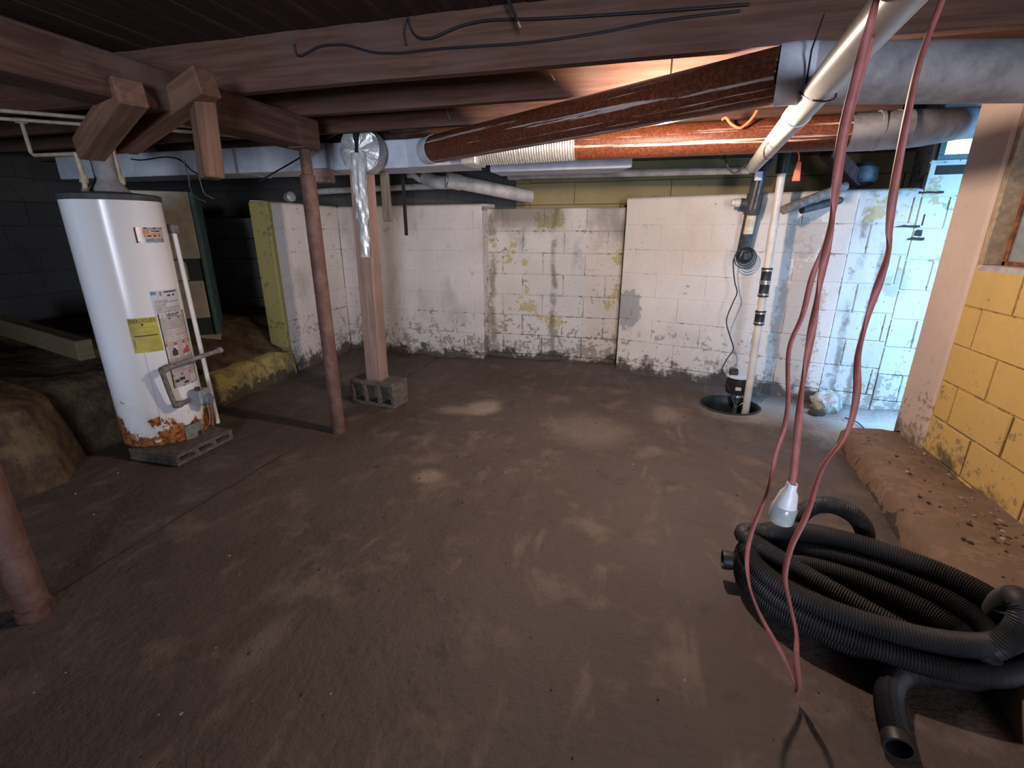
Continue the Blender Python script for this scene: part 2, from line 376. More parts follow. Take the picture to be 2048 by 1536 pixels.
class MB:
    """collects shapes in one mesh"""
    def __init__(s): s.v = []; s.f = []; s.mi = []; s.uv = {}
    def add(s, vs, fs, mi=0):
        b = len(s.v); s.v += [tuple(v) for v in vs]
        for f in fs: s.f.append(tuple(i + b for i in f)); s.mi.append(mi)
    def hexa(s, p, mi=0):          # 8 corners: bottom 0-3, top 4-7
        s.add(p, [(3, 2, 1, 0), (4, 5, 6, 7), (0, 1, 5, 4), (1, 2, 6, 5), (2, 3, 7, 6), (3, 0, 4, 7)], mi)
    def box(s, a, b, mi=0):
        x0, y0, z0 = a; x1, y1, z1 = b
        s.hexa([(x0, y0, z0), (x1, y0, z0), (x1, y1, z0), (x0, y1, z0), (x0, y0, z1), (x1, y0, z1), (x1, y1, z1), (x0, y1, z1)], mi)
    def bar(s, p0, p1, wd, ht, mi=0, up=(0, 0, 1), twist=0.0):
        p0 = Vector(p0); p1 = Vector(p1); d = (p1 - p0).normalized()
        u = Vector(up)
        if abs(d.dot(u)) > 0.98: u = Vector((0, 1, 0))
        r = d.cross(u).normalized(); u = r.cross(d)
        if twist:
            q = Matrix.Rotation(twist, 3, d); r = q @ r; u = q @ u
        a, b = r * wd / 2, u * ht / 2
        s.hexa([p0 - a - b, p0 + a - b, p1 + a - b, p1 - a - b, p0 - a + b, p0 + a + b, p1 + a + b, p1 - a + b], mi)
    def tube(s, path, r, n=12, mi=0, caps=True, flat=None, twist=None, uvrep=None):
        pts = [Vector(p) for p in path]; k = len(pts)
        tang = []
        for i in range(k):
            d = pts[min(i + 1, k - 1)] - pts[max(i - 1, 0)]
            tang.append(d.normalized() if d.length > 1e-9 else Vector((0, 0, 1)))
        u = Vector((0, 0, 1))
        if abs(u.dot(tang[0])) > 0.9: u = Vector((0, 1, 0))
        u = (u - tang[0] * u.dot(tang[0])).normalized()
        b = len(s.v); length = 0.0
        for i in range(k):
            t = tang[i]
            u = u - t * u.dot(t)
            u = u.normalized() if u.length > 1e-6 else t.orthogonal().normalized()
            w_ = t.cross(u)
            rr = r(i / max(1, k - 1)) if callable(r) else (r[i] if isinstance(r, (list, tuple)) else r)
            tw = twist(i / max(1, k - 1)) if twist else 0.0
            fl = flat or 1.0
            for j in range(n):
                a = 2 * PI * j / n
                ca, sa = math.cos(a), math.sin(a) * fl
                if tw: ca, sa = ca * math.cos(tw) - sa * math.sin(tw), ca * math.sin(tw) + sa * math.cos(tw)
                s.v.append(tuple(pts[i] + u * (ca * rr) + w_ * (sa * rr)))
        acc = [0.0]
        for i in range(1, k): acc.append(acc[-1] + (pts[i] - pts[i - 1]).length)
        for i in range(k - 1):
            for j in range(n):
                j2 = (j + 1) % n
                s.uv[len(s.f)] = [(acc[i], j / n), (acc[i], (j + 1) / n), (acc[i + 1], (j + 1) / n), (acc[i + 1], j / n)]
                s.f.append((b + i * n + j, b + i * n + j2, b + (i + 1) * n + j2, b + (i + 1) * n + j)); s.mi.append(mi)
        if caps:
            s.f.append(tuple(b + j for j in reversed(range(n)))); s.mi.append(mi)
            s.f.append(tuple(b + (k - 1) * n + j for j in range(n))); s.mi.append(mi)
    def lathe(s, c, prof, n=32, mi=0, axis=(0, 0, 1)):
        """prof = [(radius, height)...] along axis from c; open ends close when radius is 0"""
        ax = Vector(axis).normalized(); e1 = ax.orthogonal().normalized(); e2 = ax.cross(e1); c = Vector(c)
        b = len(s.v); k = len(prof)
        for (r, h) in prof:
            for j in range(n):
                a = 2 * PI * j / n
                s.v.append(tuple(c + ax * h + e1 * (max(r, 1e-5) * math.cos(a)) + e2 * (max(r, 1e-5) * math.sin(a))))
        for i in range(k - 1):
            for j in range(n):
                j2 = (j + 1) % n
                s.f.append((b + i * n + j, b + i * n + j2, b + (i + 1) * n + j2, b + (i + 1) * n + j)); s.mi.append(mi)
    def build(s, name, mats, parent=None, smooth=False, bevel=0.0, angle=40):
        me = bpy.data.meshes.new(name); me.from_pydata(s.v, [], s.f); me.update()
        if s.uv:
            ul = me.uv_layers.new(name='UVMap')
            for fi, uvs in s.uv.items():
                p = me.polygons[fi]
                for li, uv in zip(p.loop_indices, uvs): ul.data[li].uv = uv
        me.polygons.foreach_set('material_index', s.mi)
        if bevel:
            bm = bmesh.new(); bm.from_mesh(me)
            ed = [e for e in bm.edges if len(e.link_faces) == 2 and e.calc_face_angle(0) > R(30)]
            bmesh.ops.bevel(bm, geom=ed, offset=bevel, segments=1, affect='EDGES', clamp_overlap=True)
            bm.to_mesh(me); bm.free()
        o = link(name, me, mats, parent, False)
        if smooth:
            for p in me.polygons: p.use_smooth = True
            try: me.set_sharp_from_angle(angle=R(angle))
            except Exception: pass
        return o

def spline(pts, n=8):
    P = [Vector(p) for p in pts]; out = []
    for i in range(len(P) - 1):
        a = P[max(i - 1, 0)]; b = P[i]; c = P[i + 1]; d = P[min(i + 2, len(P) - 1)]
        for k in range(n):
            t = k / n
            out.append(0.5 * ((2 * b) + (c - a) * t + (2 * a - 5 * b + 4 * c - d) * t * t + (3 * b - a - 3 * c + d) * t ** 3))
    out.append(P[-1]); return out
def resample(pts, step):
    out = [Vector(pts[0])]; acc = 0.0
    for a, b in zip(pts[:-1], pts[1:]):
        a = Vector(a); b = Vector(b); L = (b - a).length; t = step - acc
        while t <= L: out.append(a.lerp(b, t / L)); t += step
        acc = (acc + L) % step if L else acc
        acc = L - (t - step)
    out.append(Vector(pts[-1])); return out
def nz(x, y, s=1.0, o=0.0): return mnoise.noise(Vector((x * s + o, y * s - o, o * 0.37)))

# ------------------------------------------------------------------ block walls: a mortar core with single blocks set in it
_blk = {}
def block_mesh(wd, ht, dp, mat, var):
    key = (round(wd, 3), round(ht, 3), mat.name, var)
    if key not in _blk:
        m = MB(); m.box((-wd / 2, 0, -ht / 2), (wd / 2, dp, ht / 2))
        me = bpy.data.meshes.new('block'); me.from_pydata(m.v, [], m.f); me.update()
        rnd = random.Random(hash(key[:2]) + var)
        bm = bmesh.new(); bm.from_mesh(me)
        bmesh.ops.bevel(bm, geom=[e for e in bm.edges if all(v.co.y < 0.001 for v in e.verts)], offset=0.003, segments=1, affect='EDGES')
        for v in bm.verts:
            v.co.x += rnd.uniform(-.0018, .0018); v.co.z += rnd.uniform(-.0018, .0018)
            if v.co.y < 0.01: v.co.y += rnd.uniform(-.0012, .0012)
        bm.to_mesh(me); bm.free(); me.materials.append(mat)
        _blk[key] = me
    return _blk[key]

def block_wall(name, label, p0, p1, z0, z1, mat, jmat, thick=0.2, course=0.203, bl=0.406, shift=0.0, gap=0.0045, top=None, skip=None, recess=0.003, topround=0.0):
    """p0->p1 seen left to right from the room; blocks face the room"""
    p0 = Vector((p0[0], p0[1], 0)); p1 = Vector((p1[0], p1[1], 0)); d = (p1 - p0); L = d.length; d.normalize()
    nrm = Vector((d.y, -d.x, 0))            # towards the room
    core = MB()
    a = p0 - nrm * recess; b = p1 - nrm * recess; c = p1 - nrm * (thick); e = p0 - nrm * (thick)
    core.hexa([(a.x, a.y, z0), (b.x, b.y, z0), (c.x, c.y, z0), (e.x, e.y, z0), (a.x, a.y, z1), (b.x, b.y, z1), (c.x, c.y, z1), (e.x, e.y, z1)])
    root = core.build(name, jmat); struct(root, label)
    rz = math.atan2(d.y, d.x)
    z = z1; r = 0
    while z > z0 + 0.03:
        zb = max(z0, z - course); ht = z - zb - gap
        x = -((shift + (0.5 * bl if r % 2 else 0.0)) % bl)
        while x < L - 0.03:
            xa, xb = max(0.0, x), min(L, x + bl)
            wd = xb - xa - gap
            if wd > 0.03 and ht > 0.02:
                mx, mz = (xa + xb) / 2, (z + zb) / 2
                if not (skip and skip(mx, mz)):
                    me = block_mesh(wd, ht, 0.03, mat, random.randrange(3))
                    o = bpy.data.objects.new('block', me); COL.objects.link(o)
                    q = p0 + d * mx + nrm * random.uniform(-0.0015, 0.0025)
                    o.location = (q.x, q.y, mz + random.uniform(-.001, .001)); o.rotation_euler = (0, random.uniform(-.003, .003), rz + random.uniform(-.003, .003))
                    o.parent = root
            x += bl
        z -= course; r += 1
    return root

BENCH = 1.545
def cap_slab(root, p0, p1, z, thick, mat, over=0.0):
    p0 = Vector((p0[0], p0[1], 0)); p1 = Vector((p1[0], p1[1], 0)); d = (p1 - p0).normalized(); n = Vector((d.y, -d.x, 0))
    prof = [(over, -0.05), (over + 0.002, -0.012), (over - 0.006, 0.0), (over - 0.03, 0.012), (-thick, 0.02), (-thick, -0.05)]
    m = MB(); k = len(prof)
    for q in (p0, p1):
        for (o, h) in prof: v = q + n * o; m.v.append((v.x, v.y, z + h))
    for i in range(k):
        j = (i + 1) % k; m.f.append((i, j, k + j, k + i)); m.mi.append(0)
    m.f.append(tuple(reversed(range(k)))); m.mi.append(0); m.f.append(tuple(range(k, 2 * k))); m.mi.append(0)
    m.build('ledge_cap', mat, root, smooth=True)

# --- walls
def P2(x, y): return (x, y)
wl = block_wall('wall_back_left', 'white painted block bench wall behind the wooden post', (-3.12, 4.60), (-1.50, 4.50), 0, BENCH - .03, M['white'], M['white_j'], thick=.35, shift=.1)
cap_slab(wl, (-3.12, 4.60), (-1.50, 4.50), BENCH - .02, .35, M['white'])
wm = block_wall('wall_back_middle', 'stained and peeling block bench wall at the middle of the back', (-1.50, 4.66), (-.17, 4.66), 0, BENCH - .05, M['worn'], M['worn_j'], thick=.3, shift=.25, recess=.006, gap=.008)
wr = block_wall('wall_back_right', 'cream painted block bench wall behind the sump pipes', (-.17, 4.47), (1.40, 3.985), 0, BENCH, M['cream'], M['cream_j'], thick=.35, shift=.30)
cap_slab(wr, (-.17, 4.47), (1.40, 3.985), BENCH + .01, .4, M['cream'])
wn = block_wall('wall_nook', 'daylit flaking white block wall of the nook', (1.40, 3.99), (1.74, 3.93), -.05, BENCH, M['nook'], M['nook_j'], thick=.4, shift=.1, recess=.006, gap=.008)
cap_slab(wn, (1.40, 3.99), (1.74, 3.93), BENCH + .01, .4, M['nook'])
wn2 = block_wall('wall_nook_back', 'daylit whitewashed full height block wall beyond the pilaster', (1.74, 3.93), (2.95, 3.80), -.05, 2.12, M['nook'], M['nook_j'], thick=.3, shift=.05, recess=.007, gap=.009,
                 skip=lambda x, z: False)
sd = block_wall('wall_left', 'white side return of the bench wall with a mustard end', (-3.12, 3.63), (-3.12, 4.60), 0, BENCH - .03, M['white'], M['white_j'], thick=.19, shift=.2)
cap_slab(sd, (-3.12, 3.63), (-3.12, 4.60), BENCH - .02, .19, M['white'])
m = MB(); m.box((-3.31, 3.60, 0), (-3.118, 3.66, BENCH - .01)); m.build('end_face', M['mustard'], sd, bevel=.012)
# foundation walls set back above the bench
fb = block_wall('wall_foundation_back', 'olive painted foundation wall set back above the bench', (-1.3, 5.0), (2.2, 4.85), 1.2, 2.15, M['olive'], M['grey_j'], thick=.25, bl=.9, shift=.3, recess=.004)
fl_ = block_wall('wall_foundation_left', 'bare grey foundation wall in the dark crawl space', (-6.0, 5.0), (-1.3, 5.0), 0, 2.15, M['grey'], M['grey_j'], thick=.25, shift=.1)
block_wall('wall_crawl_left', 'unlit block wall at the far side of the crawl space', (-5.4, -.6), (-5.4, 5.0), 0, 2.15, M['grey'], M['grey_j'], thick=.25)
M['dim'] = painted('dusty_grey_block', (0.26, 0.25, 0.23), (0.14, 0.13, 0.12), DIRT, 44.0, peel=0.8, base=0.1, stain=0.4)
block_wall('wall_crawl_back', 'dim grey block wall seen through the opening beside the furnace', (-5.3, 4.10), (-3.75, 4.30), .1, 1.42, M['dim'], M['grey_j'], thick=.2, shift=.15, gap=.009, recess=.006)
m = MB()
for (a, b, y0, y1) in ((-3.12, -1.5, 4.6, 5.02), (-1.5, -.17, 4.8, 5.02), (-.17, .7, 4.5, 5.02), (.7, 1.75, 4.3, 5.02)):
    m.box((a, y0, BENCH - .12), (b, y1, BENCH - .07))
struct(m.build('ledge_top', M['dirt']), 'dusty top of the bench wall')

# right wall: yellow bay, pilaster, window opening
WX = 1.63
y0w, y1w = 2.02, 2.98
ry = block_wall('wall_right', 'yellow painted block wall below the window', (WX, y1w + .01), (WX, 1.95), 0, 1.13, M['yellow'], M['yellow_j'], thick=.24, shift=.06, recess=.007, gap=.010)
m = MB(); m.box((WX - .012, 2.985, 0), (WX + .25, 3.30, 2.0))
pil = m.build('wall_pilaster', M['pink'], bevel=.012); struct(pil, 'pinkish white pilaster between the nook and the yellow wall')
m = MB(); m.box((WX - .02, 1.70, 0), (WX + .24, 1.95, 2.0))
struct(m.build('wall_near_pilaster', M['pink'], bevel=.012), 'pinkish white pilaster at the near end of the yellow wall')
rn = block_wall('wall_right_near', 'block wall beside the camera', (WX, 1.70), (WX, -2.4), 0, 2.1, M['yellow'], M['yellow_j'], thick=.24)
m = MB(); m.box((WX, 1.95, 1.95), (WX + .24, 2.985, 2.12)); struct(m.build('wall_lintel', M['yellow'], bevel=.006), 'lintel above the window')
# behind-the-camera and outer shell
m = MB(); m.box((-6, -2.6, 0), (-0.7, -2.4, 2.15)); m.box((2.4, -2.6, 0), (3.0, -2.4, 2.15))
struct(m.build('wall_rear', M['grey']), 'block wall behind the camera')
m = MB(); m.box((3.15, 2.2, -.1), (3.25, 4.0, 2.15)); m.box((WX + .24, 2.15, -.1), (3.0, 2.25, 1.0)); 
struct(m.build('wall_stairwell', M['cement']), 'outer wall of the bulkhead stair')

m = MB(); m.box((-3.0, -1.75, -.05), (1.3, -1.40, .42)); struct(m.build('floor_shade_block', M['cement'], bevel=.01), 'added unseen block behind the camera that shades the foreground floor')  # unseen block, added to keep the low daylight off the foreground floor
m = MB(); m.box((2.10, 1.8, .9), (2.15, 3.12, 2.12)); m.box((WX + .25, 3.06, .9), (2.10, 3.12, 2.12)); struct(m.build('wall_window_well', M['pink']), 'pale window well wall outside the yellow wall window')
# window 1: jamb, steel frame, glass, sill
wroot = empty('window_1', (WX, 2.5, 1.13)); struct(wroot, 'basement window in the yellow wall with rusty steel frame')
def child(o, root):
    o.parent = root; o.matrix_parent_inverse = Matrix.Translation(root.location).inverted(); return o
MBb = MB(); MBb.box((WX, 1.95, 1.10), (WX + .26, 2.985, 1.135)); child(MBb.build('window_sill', M['cement'], bevel=.008), wroot)
MBb = MB(); MBb.box((WX + .005, 2.955, 1.135), (WX + .24, 2.985, 1.95)); child(MBb.build('window_jamb', simple('beige_jamb', (.46, .35, .23), .8), bevel=.003), wroot)
MBb = MB(); MBb.box((WX + .085, 2.935, 1.135), (WX + .105, 2.957, 1.95)); MBb.box((WX + .085, 2.0, 1.135), (WX + .105, 2.957, 1.155)); MBb.box((WX + .085, 2.0, 1.9), (WX + .105, 2.957, 1.95))
MBb.box((WX + .085, 2.42, 1.135), (WX + .105, 2.44, 1.95))
child(MBb.build('window_frame', M['rust'], bevel=.002), wroot)
for a, b in ((2.44, 2.935), (2.0, 2.42)):
    MBb = MB(); MBb.box((WX + .092, a, 1.15), (WX + .098, b, 1.9)); child(MBb.build('pane', M['glass']), wroot)
# window 2: the small bright one high in the nook
w2 = empty('window_2', (2.1, 3.88, 1.8)); struct(w2, 'small bright window high in the nook wall')
nd = (Vector((2.95, 3.80, 0)) - Vector((1.74, 3.93, 0))).normalized()
def nk(t, o, z): q = Vector((1.74, 3.93, 0)) + nd * t + Vector((nd.y, -nd.x, 0)) * o; return (q.x, q.y, z)
def nbox(m, t0, t1, o0, o1, z0, z1):
    m.hexa([nk(t0, o1, z0), nk(t1, o1, z0), nk(t1, o0, z0), nk(t0, o0, z0), nk(t0, o1, z1), nk(t1, o1, z1), nk(t1, o0, z1), nk(t0, o0, z1)])
m = MB(); nbox(m, .02, .40, -.004, .03, 1.725, 1.755); nbox(m, .02, .40, -.004, .03, 1.845, 1.87); nbox(m, .02, .055, -.004, .03, 1.755, 1.845); nbox(m, .37, .40, -.004, .03, 1.755, 1.845)
child(m.build('window_frame', M['teal'], bevel=.003), w2)
m = MB(); nbox(m, .055, .37, -.004, .012, 1.755, 1.845); child(m.build('pane', M['daylit']), w2)
m = MB(); nbox(m, -.30, .9, .0, .09, 1.87, 1.96); struct(m.build('trim_4', M['girder'], bevel=.004), 'dark timber header above the small nook window')
m = MB(); nbox(m, .04, .30, -.004, .006, 1.64, 1.695); child(m.build('dark_gap', M['clod']), w2)

for (t0, t1, z0, z1) in ((-.02, .11, 1.528, 1.543), (-.10, .03, 1.318, 1.330), (.036, .043, 1.33, 1.40), (-.02, .07, 1.235, 1.252), (.012, .05, 1.262, 1.300)):
    m = MB(); K = 6
    for i in range(K + 1):
        t = t0 + (t1 - t0) * i / K; a = .008 * nz(i * .9, z0, 1.7, 3); b = .010 * nz(i * .8, z1, 1.9, 6)
        for (o, z) in ((.0045, z0 + a), (.0045, z1 + b), (-.02, z1 + b), (-.02, z0 + a)): m.v.append(nk(t, o, z))
    for i in range(K):
        for k in range(4): m.f.append((i * 4 + k, i * 4 + (k + 1) % 4, i * 4 + 4 + (k + 1) % 4, i * 4 + 4 + k)); m.mi.append(0)
    m.f.append((3, 2, 1, 0)); m.mi.append(0); m.f.append(tuple(K * 4 + k for k in range(4))); m.mi.append(0)
    m.build('open_joint', M['clod'], wn2)
# ------------------------------------------------------------------ floor with the sump hole
PIT = (0.735, 3.76); PR = 0.205
def hfloor(x, y):
    h = 0.010 * nz(x, y, 1.3, 3) + 0.006 * nz(x, y, 4.2, 8) + 0.0035 * nz(x, y, 11, 5) * (1 + nz(x, y, .9, 4)) + .002 * nz(x, y, 24, 9)
    # silt banked against the back walls
    yb = 4.55 if x < -.17 else 4.47 - (x + .17) * .31
    h += 0.05 * max(0.0, 1 - max(0.0, (yb - y)) / 0.35) ** 2 * (0.6 + 0.5 * nz(x, y, 3, 1))
    if x > 1.3 and y > 3.2: h += 0.02 * nz(x, y, 6, 2)
    dp = math.hypot(x - PIT[0], y - PIT[1])
    if dp < 0.5: h *= min(1.0, max(0.0, (dp - PR) / 0.25)); 
    if dp < 0.42: h += 0.012 * max(0, 1 - abs(dp - PR) / .09)
    return h
def make_floor():
    x0, x1, y0, y1, st = -3.5, 2.95, -4.6, 4.75, 0.03
    nx = int((x1 - x0) / st) + 1; ny = int((y1 - y0) / st) + 1
    vs = []; fs = []
    for j in range(ny):
        for i in range(nx):
            x = x0 + i * st; y = y0 + j * st
            dx, dy = x - PIT[0], y - PIT[1]; d = math.hypot(dx, dy)
            if PR - st * .75 < d < PR + st * 0.75 and d > 1e-6:
                x = PIT[0] + dx / d * PR; y = PIT[1] + dy / d * PR
            vs.append((x, y, hfloor(x, y)))
    for j in range(ny - 1):
        for i in range(nx - 1):
            q = (j * nx + i, j * nx + i + 1, (j + 1) * nx + i + 1, (j + 1) * nx + i)
            if all(math.hypot(vs[k][0] - PIT[0], vs[k][1] - PIT[1]) <= PR + 1e-4 for k in q): continue
            fs.append(q)
    me = bpy.data.meshes.new('floor'); me.from_pydata(vs, [], fs); me.update()
    o = link('floor', me, M['floor'], None, True)
    struct(o, 'uneven muddy brown concrete floor')
    return o
FLOOR = make_floor()

# crawl-space dirt and its low mustard kerb
def hbank(x, y):
    edge = -2.93 if y < 1.60 else (-2.93 - (y - 1.60) / .2 * .22 if y < 1.80 else -3.15)
    t = (edge - x)
    if t <= 0: return -0.06
    k = min(1.0, t / (0.16 if y < 2.6 else 0.03))
    if y < 2.6: H = 0.40 + 0.10 * min(1, max(0, t - .16) / .5) + 0.05 * max(0, 1.6 - y)
    else: H = 0.225 + 0.28 * min(1.0, t / .5)
    return -0.06 + (H + .06) * (k ** .7) + 0.035 * nz(x, y, 4, 2) * k + 0.012 * nz(x, y, 13, 4) * k
vs = []; fs = []; nx, ny = 100, 190
for j in range(ny):
    for i in range(nx):
        x = -2.90 - 2.6 * (i / (nx - 1)) ** 1.4; y = -1.2 + 6.2 * j / (ny - 1)
        vs.append((x, y, hbank(x, y)))
for j in range(ny - 1):
    for i in range(nx - 1):
        fs.append((j * nx + i + 1, j * nx + i, (j + 1) * nx + i, (j + 1) * nx + i + 1))
me = bpy.data.meshes.new('dirt_bank'); me.from_pydata(vs, [], fs); me.update()
struct(link('ground_bank', me, M['dirt'], None, True), 'bank of loose brown dirt filling the crawl space')
# kerb between the slab and the dirt, from the heater to the bench wall
m = MB(); n = 26
for i in range(n + 1):
    y = 2.42 + (3.62 - 2.42) * i / n
    e = 0.012 * nz(y, 0, 9, 1); zt = 0.245 + 0.018 * nz(y, 2, 6, 5)
    for (dx, z) in ((0.012 + e, -.03), (0.004 + e, .10 + 0.02 * nz(y, 7, 8)), (-0.012 + e, zt - .02), (-0.035, zt), (-.20, zt), (-.20, -.03)):
        m.v.append((-3.09 + dx, y, z))
for i in range(n):
    for k in range(5):
        a = i * 6 + k; m.f.append((a, a + 6, a + 7, a + 1)); m.mi.append(0)
m.f.append((0, 1, 2, 3, 4, 5)); m.mi.append(0); m.f.append(tuple(n * 6 + k for k in (5, 4, 3, 2, 1, 0))); m.mi.append(0)
struct(m.build('trim_1', M['mustard'], smooth=True, angle=60), 'low mustard painted masonry kerb beside the water heater')

# footing along the right wall
m = MB(); n = 60
for i in range(n + 1):
    y = 0.9 + (3.22 - 0.9) * i / n
    xf = 1.05 + (y - .9) * .105 + .018 * nz(y, 3, 3.2) + .01 * nz(y, 1, 9)
    zt = 0.115 + .018 * nz(y, 6, 4)
    for (dx, z) in ((0, -.03), (0.012, zt * .75), (0.045, zt), (.22, zt + .012 + .01 * nz(y, 9, 7)), (.40, zt - .01 + .015 * nz(y, 4, 6)), (WX - xf + .01, zt + .012)):
        m.v.append((xf + dx, y, z))
for i in range(n):
    for k in range(5):
        a = i * 6 + k; m.f.append((a, a + 1, a + 7, a + 6)); m.mi.append(0)
m.f.append(tuple(n * 6 + k for k in range(6))); m.mi.append(0)
struct(m.build('trim_2', M['footing'], smooth=True, angle=55), 'earth covered footing ledge along the yellow wall')

# ------------------------------------------------------------------ ceiling: subfloor planks, joists, girder
m = MB(); m.box((-6, -2.6, 2.125), (3.1, 5.2, 2.16))
ceil = m.build('ceiling', M['plank']); struct(ceil, 'dark wooden subfloor on joists')
x = -5.6; pm = {}
while x < 3.0:
    m = MB(); m.box((-.0685, -3.6, -.01), (.0685, 3.6, .01))
    if 'p' not in pm:
        o = m.build('plank', M['plank'], ceil, bevel=.003); pm['p'] = o.data
    else:
        o = bpy.data.objects.new('plank', pm['p']); COL.objects.link(o); o.parent = ceil
    o.location = (x, 1.4, 2.114 + random.uniform(-.003, .003)); x += .14
JZ0, JZ1 = 1.895, 2.105
def make_joist(y, x0, x1, dz=0.0, th=.048, tilt=0.0):
    m = MB(); L = x1 - x0
    N = 14
    for i in range(N + 1):
        xx = -L / 2 + L * i / N; s = .006 * nz(xx, y, 1.1, y)
        for (dy, z) in ((-th / 2, JZ0 + dz + s), (th / 2, JZ0 + dz + s), (th / 2, JZ1), (-th / 2, JZ1)): m.v.append((xx, dy, z))
    for i in range(N):
        for k in range(4):
            a = i * 4 + k; b = i * 4 + (k + 1) % 4; m.f.append((a, b, b + 4, a + 4)); m.mi.append(0)
    m.f.append((3, 2, 1, 0)); m.mi.append(0); m.f.append(tuple(N * 4 + k for k in range(4))); m.mi.append(0)
    o = m.build('joist', M['joist'], ceil)
    o.location = ((x0 + x1) / 2, y + th / 2, 0); o.rotation_euler = (0, 0, tilt)
for k, y in enumerate((-2.1, -1.63, 2.05, 2.51, 2.97, 3.43, 3.89, 4.35, 4.8)):
    make_joist(y, -5.4, 1.32 if 3.3 < y < 4.0 else 2.9, 0.0, tilt=random.uniform(-.004, .004))
gir = empty('trim_3', (-1.94, 1.0, 1.74)); struct(gir, 'dark timber girder carried by the rusty poles')
m = MB(); m.box((-2.03, -1.2, 1.745), (-1.85, 2.64, 1.893)); child(m.build('beam', M['girder'], bevel=.006), gir)

# ------------------------------------------------------------------ poles
def jack_pole(name, label, x, y, ztop, zin, group, r=.043):
    t = thing(name, label, 'support pole', (x, y, 0), group=group)
    m = MB(); m.lathe((0, 0, 0), [(0, .0), (r, .0), (r, zin), (r * .6, zin + .004)], 24); m.build('tube', M['pole'], t, smooth=True)
    m = MB(); m.lathe((0, 0, zin - .02), [(r * .72, 0), (r * .72, ztop - zin + .012), (0, ztop - zin + .012)], 20); m.build('inner_tube', M['dark_rust'], t, smooth=True)
    m = MB(); m.lathe((0, 0, -.004), [(0, 0), (r * 1.12, 0), (r * 1.12, .05), (r * 1.0, .054)], 24); m.build('base_collar', M['dark_rust'], t, smooth=True)
    m = MB(); m.box((-.06, -.06, ztop - .008), (.06, .06, ztop)); m.build('top_plate', M['dark_rust'], t)
    return t
jack_pole('support_pole', 'rusty red steel pole under the end of the girder', -1.905, 2.56, 1.744, 1.60, 'rusty girder poles')
jack_pole('support_pole', 'rusty steel pole cut off by the picture edge', -1.985, .865, 1.744, 1.55, 'rusty girder poles', .046)

# ------------------------------------------------------------------ wooden post on a cinder block, with foil
def cinder(name, label, L, W, H, cells, loc, rz, axis='y', group=None, wall=.028):
    """hollow block; cells open along its local y"""
    t = thing(name, label, 'concrete block', loc, rz, group)
    m = MB()
    cw = (L - wall * (cells + 1)) / cells
    m.box((-L / 2, 0, 0), (L / 2, W, wall)); m.box((-L / 2, 0, H - wall), (L / 2, W, H))
    for i in range(cells + 1):
        x = -L / 2 + i * (cw + wall); m.box((x, .002, wall - .001), (x + wall, W - .002, H - wall + .001))
    m.box((-L / 2 + .002, W * .5, wall), (L / 2 - .002, W * .5 + .02, H - wall))
    m.build('shell', M['cinder'], t, bevel=.004)
    return t
cinder('cinder_block', 'three-hole cinder block under the wooden post', .40, .20, .195, 3, (-1.945, 3.06, -.004), R(-7))
post = thing('wooden_post', 'reddish square wooden post standing on the cinder block', 'post', (-1.935, 3.15, .192))
m = MB()
pz = [0, .25, .5, .8, 1.1, 1.4, 1.702]
for i, z in enumerate(pz):
    w_ = .062 + .002 * nz(z, 1, 5); ox = .0 + .03 * z / 1.7
    for (sx, sy) in ((-1, -1), (1, -1), (1, 1), (-1, 1)): m.v.append((ox + sx * w_, sy * .060, z))
for i in range(len(pz) - 1):
    for k in range(4):
        a = i * 4 + k; b = i * 4 + (k + 1) % 4; m.f.append((a, b, b + 4, a + 4)); m.mi.append(0)
m.f.append((3, 2, 1, 0)); m.mi.append(0); nn = (len(pz) - 1) * 4; m.f.append((nn, nn + 1, nn + 2, nn + 3)); m.mi.append(0)
m.build('timber', M['post'], post, bevel=.004)
m = MB(); m.box((.035, -.063, .92), (.043, -.0595, 1.36)); m.build('crack', M['clod'], post)
m = MB(); m.box((-.064, -.075, 0), (.064, .075, .012)); m.build('shim', M['grey_wood'], post)
# foil cap and hanging strip
fc = thing('foil_duct_cap', 'crumpled silver foil cap and strip hanging over the wooden post', 'foil', (-1.86, 3.06, 1.80))
def crumple_disc(r, half, seed):
    m = MB(); rings, seg = 7, 22; a0 = PI / 2 + .12 if half < 0 else -PI / 2 + .06
    for i in range(rings + 1):
        for j in range(seg + 1):
            a = a0 + (PI - .2) * j / seg; rr = r * i / rings
            n = nz(rr * 9 + seed, a * 1.6, 1.3, seed) + .35 * nz(rr * 22, a * 4, 1, seed)
            m.v.append((half * .012 + rr * math.cos(a), .016 * n - .03 * (1 - (i / rings) ** 2), rr * math.sin(a)))
    for i in range(rings):
        for j in range(seg):
            a = i * (seg + 1) + j; m.f.append((a, a + 1, a + seg + 2, a + seg + 1)); m.mi.append(0)
    return m
for hf in (-1, 1):
    o = crumple_disc(.135, hf, 3 + hf).build('foil_half', M['foil'], fc)
m = MB(); m.lathe((0, .0, 0), [(.118, 0), (.14, .0), (.14, .11), (.118, .11)], 36, axis=(0, 1, 0)); m.build('collar', M['galv_dirty'], fc, smooth=True)
m = MB(); m.box((-.012, -.035, -.15), (.012, .0, .15)); m.build('tie_strap', M['black'], fc, bevel=.003)
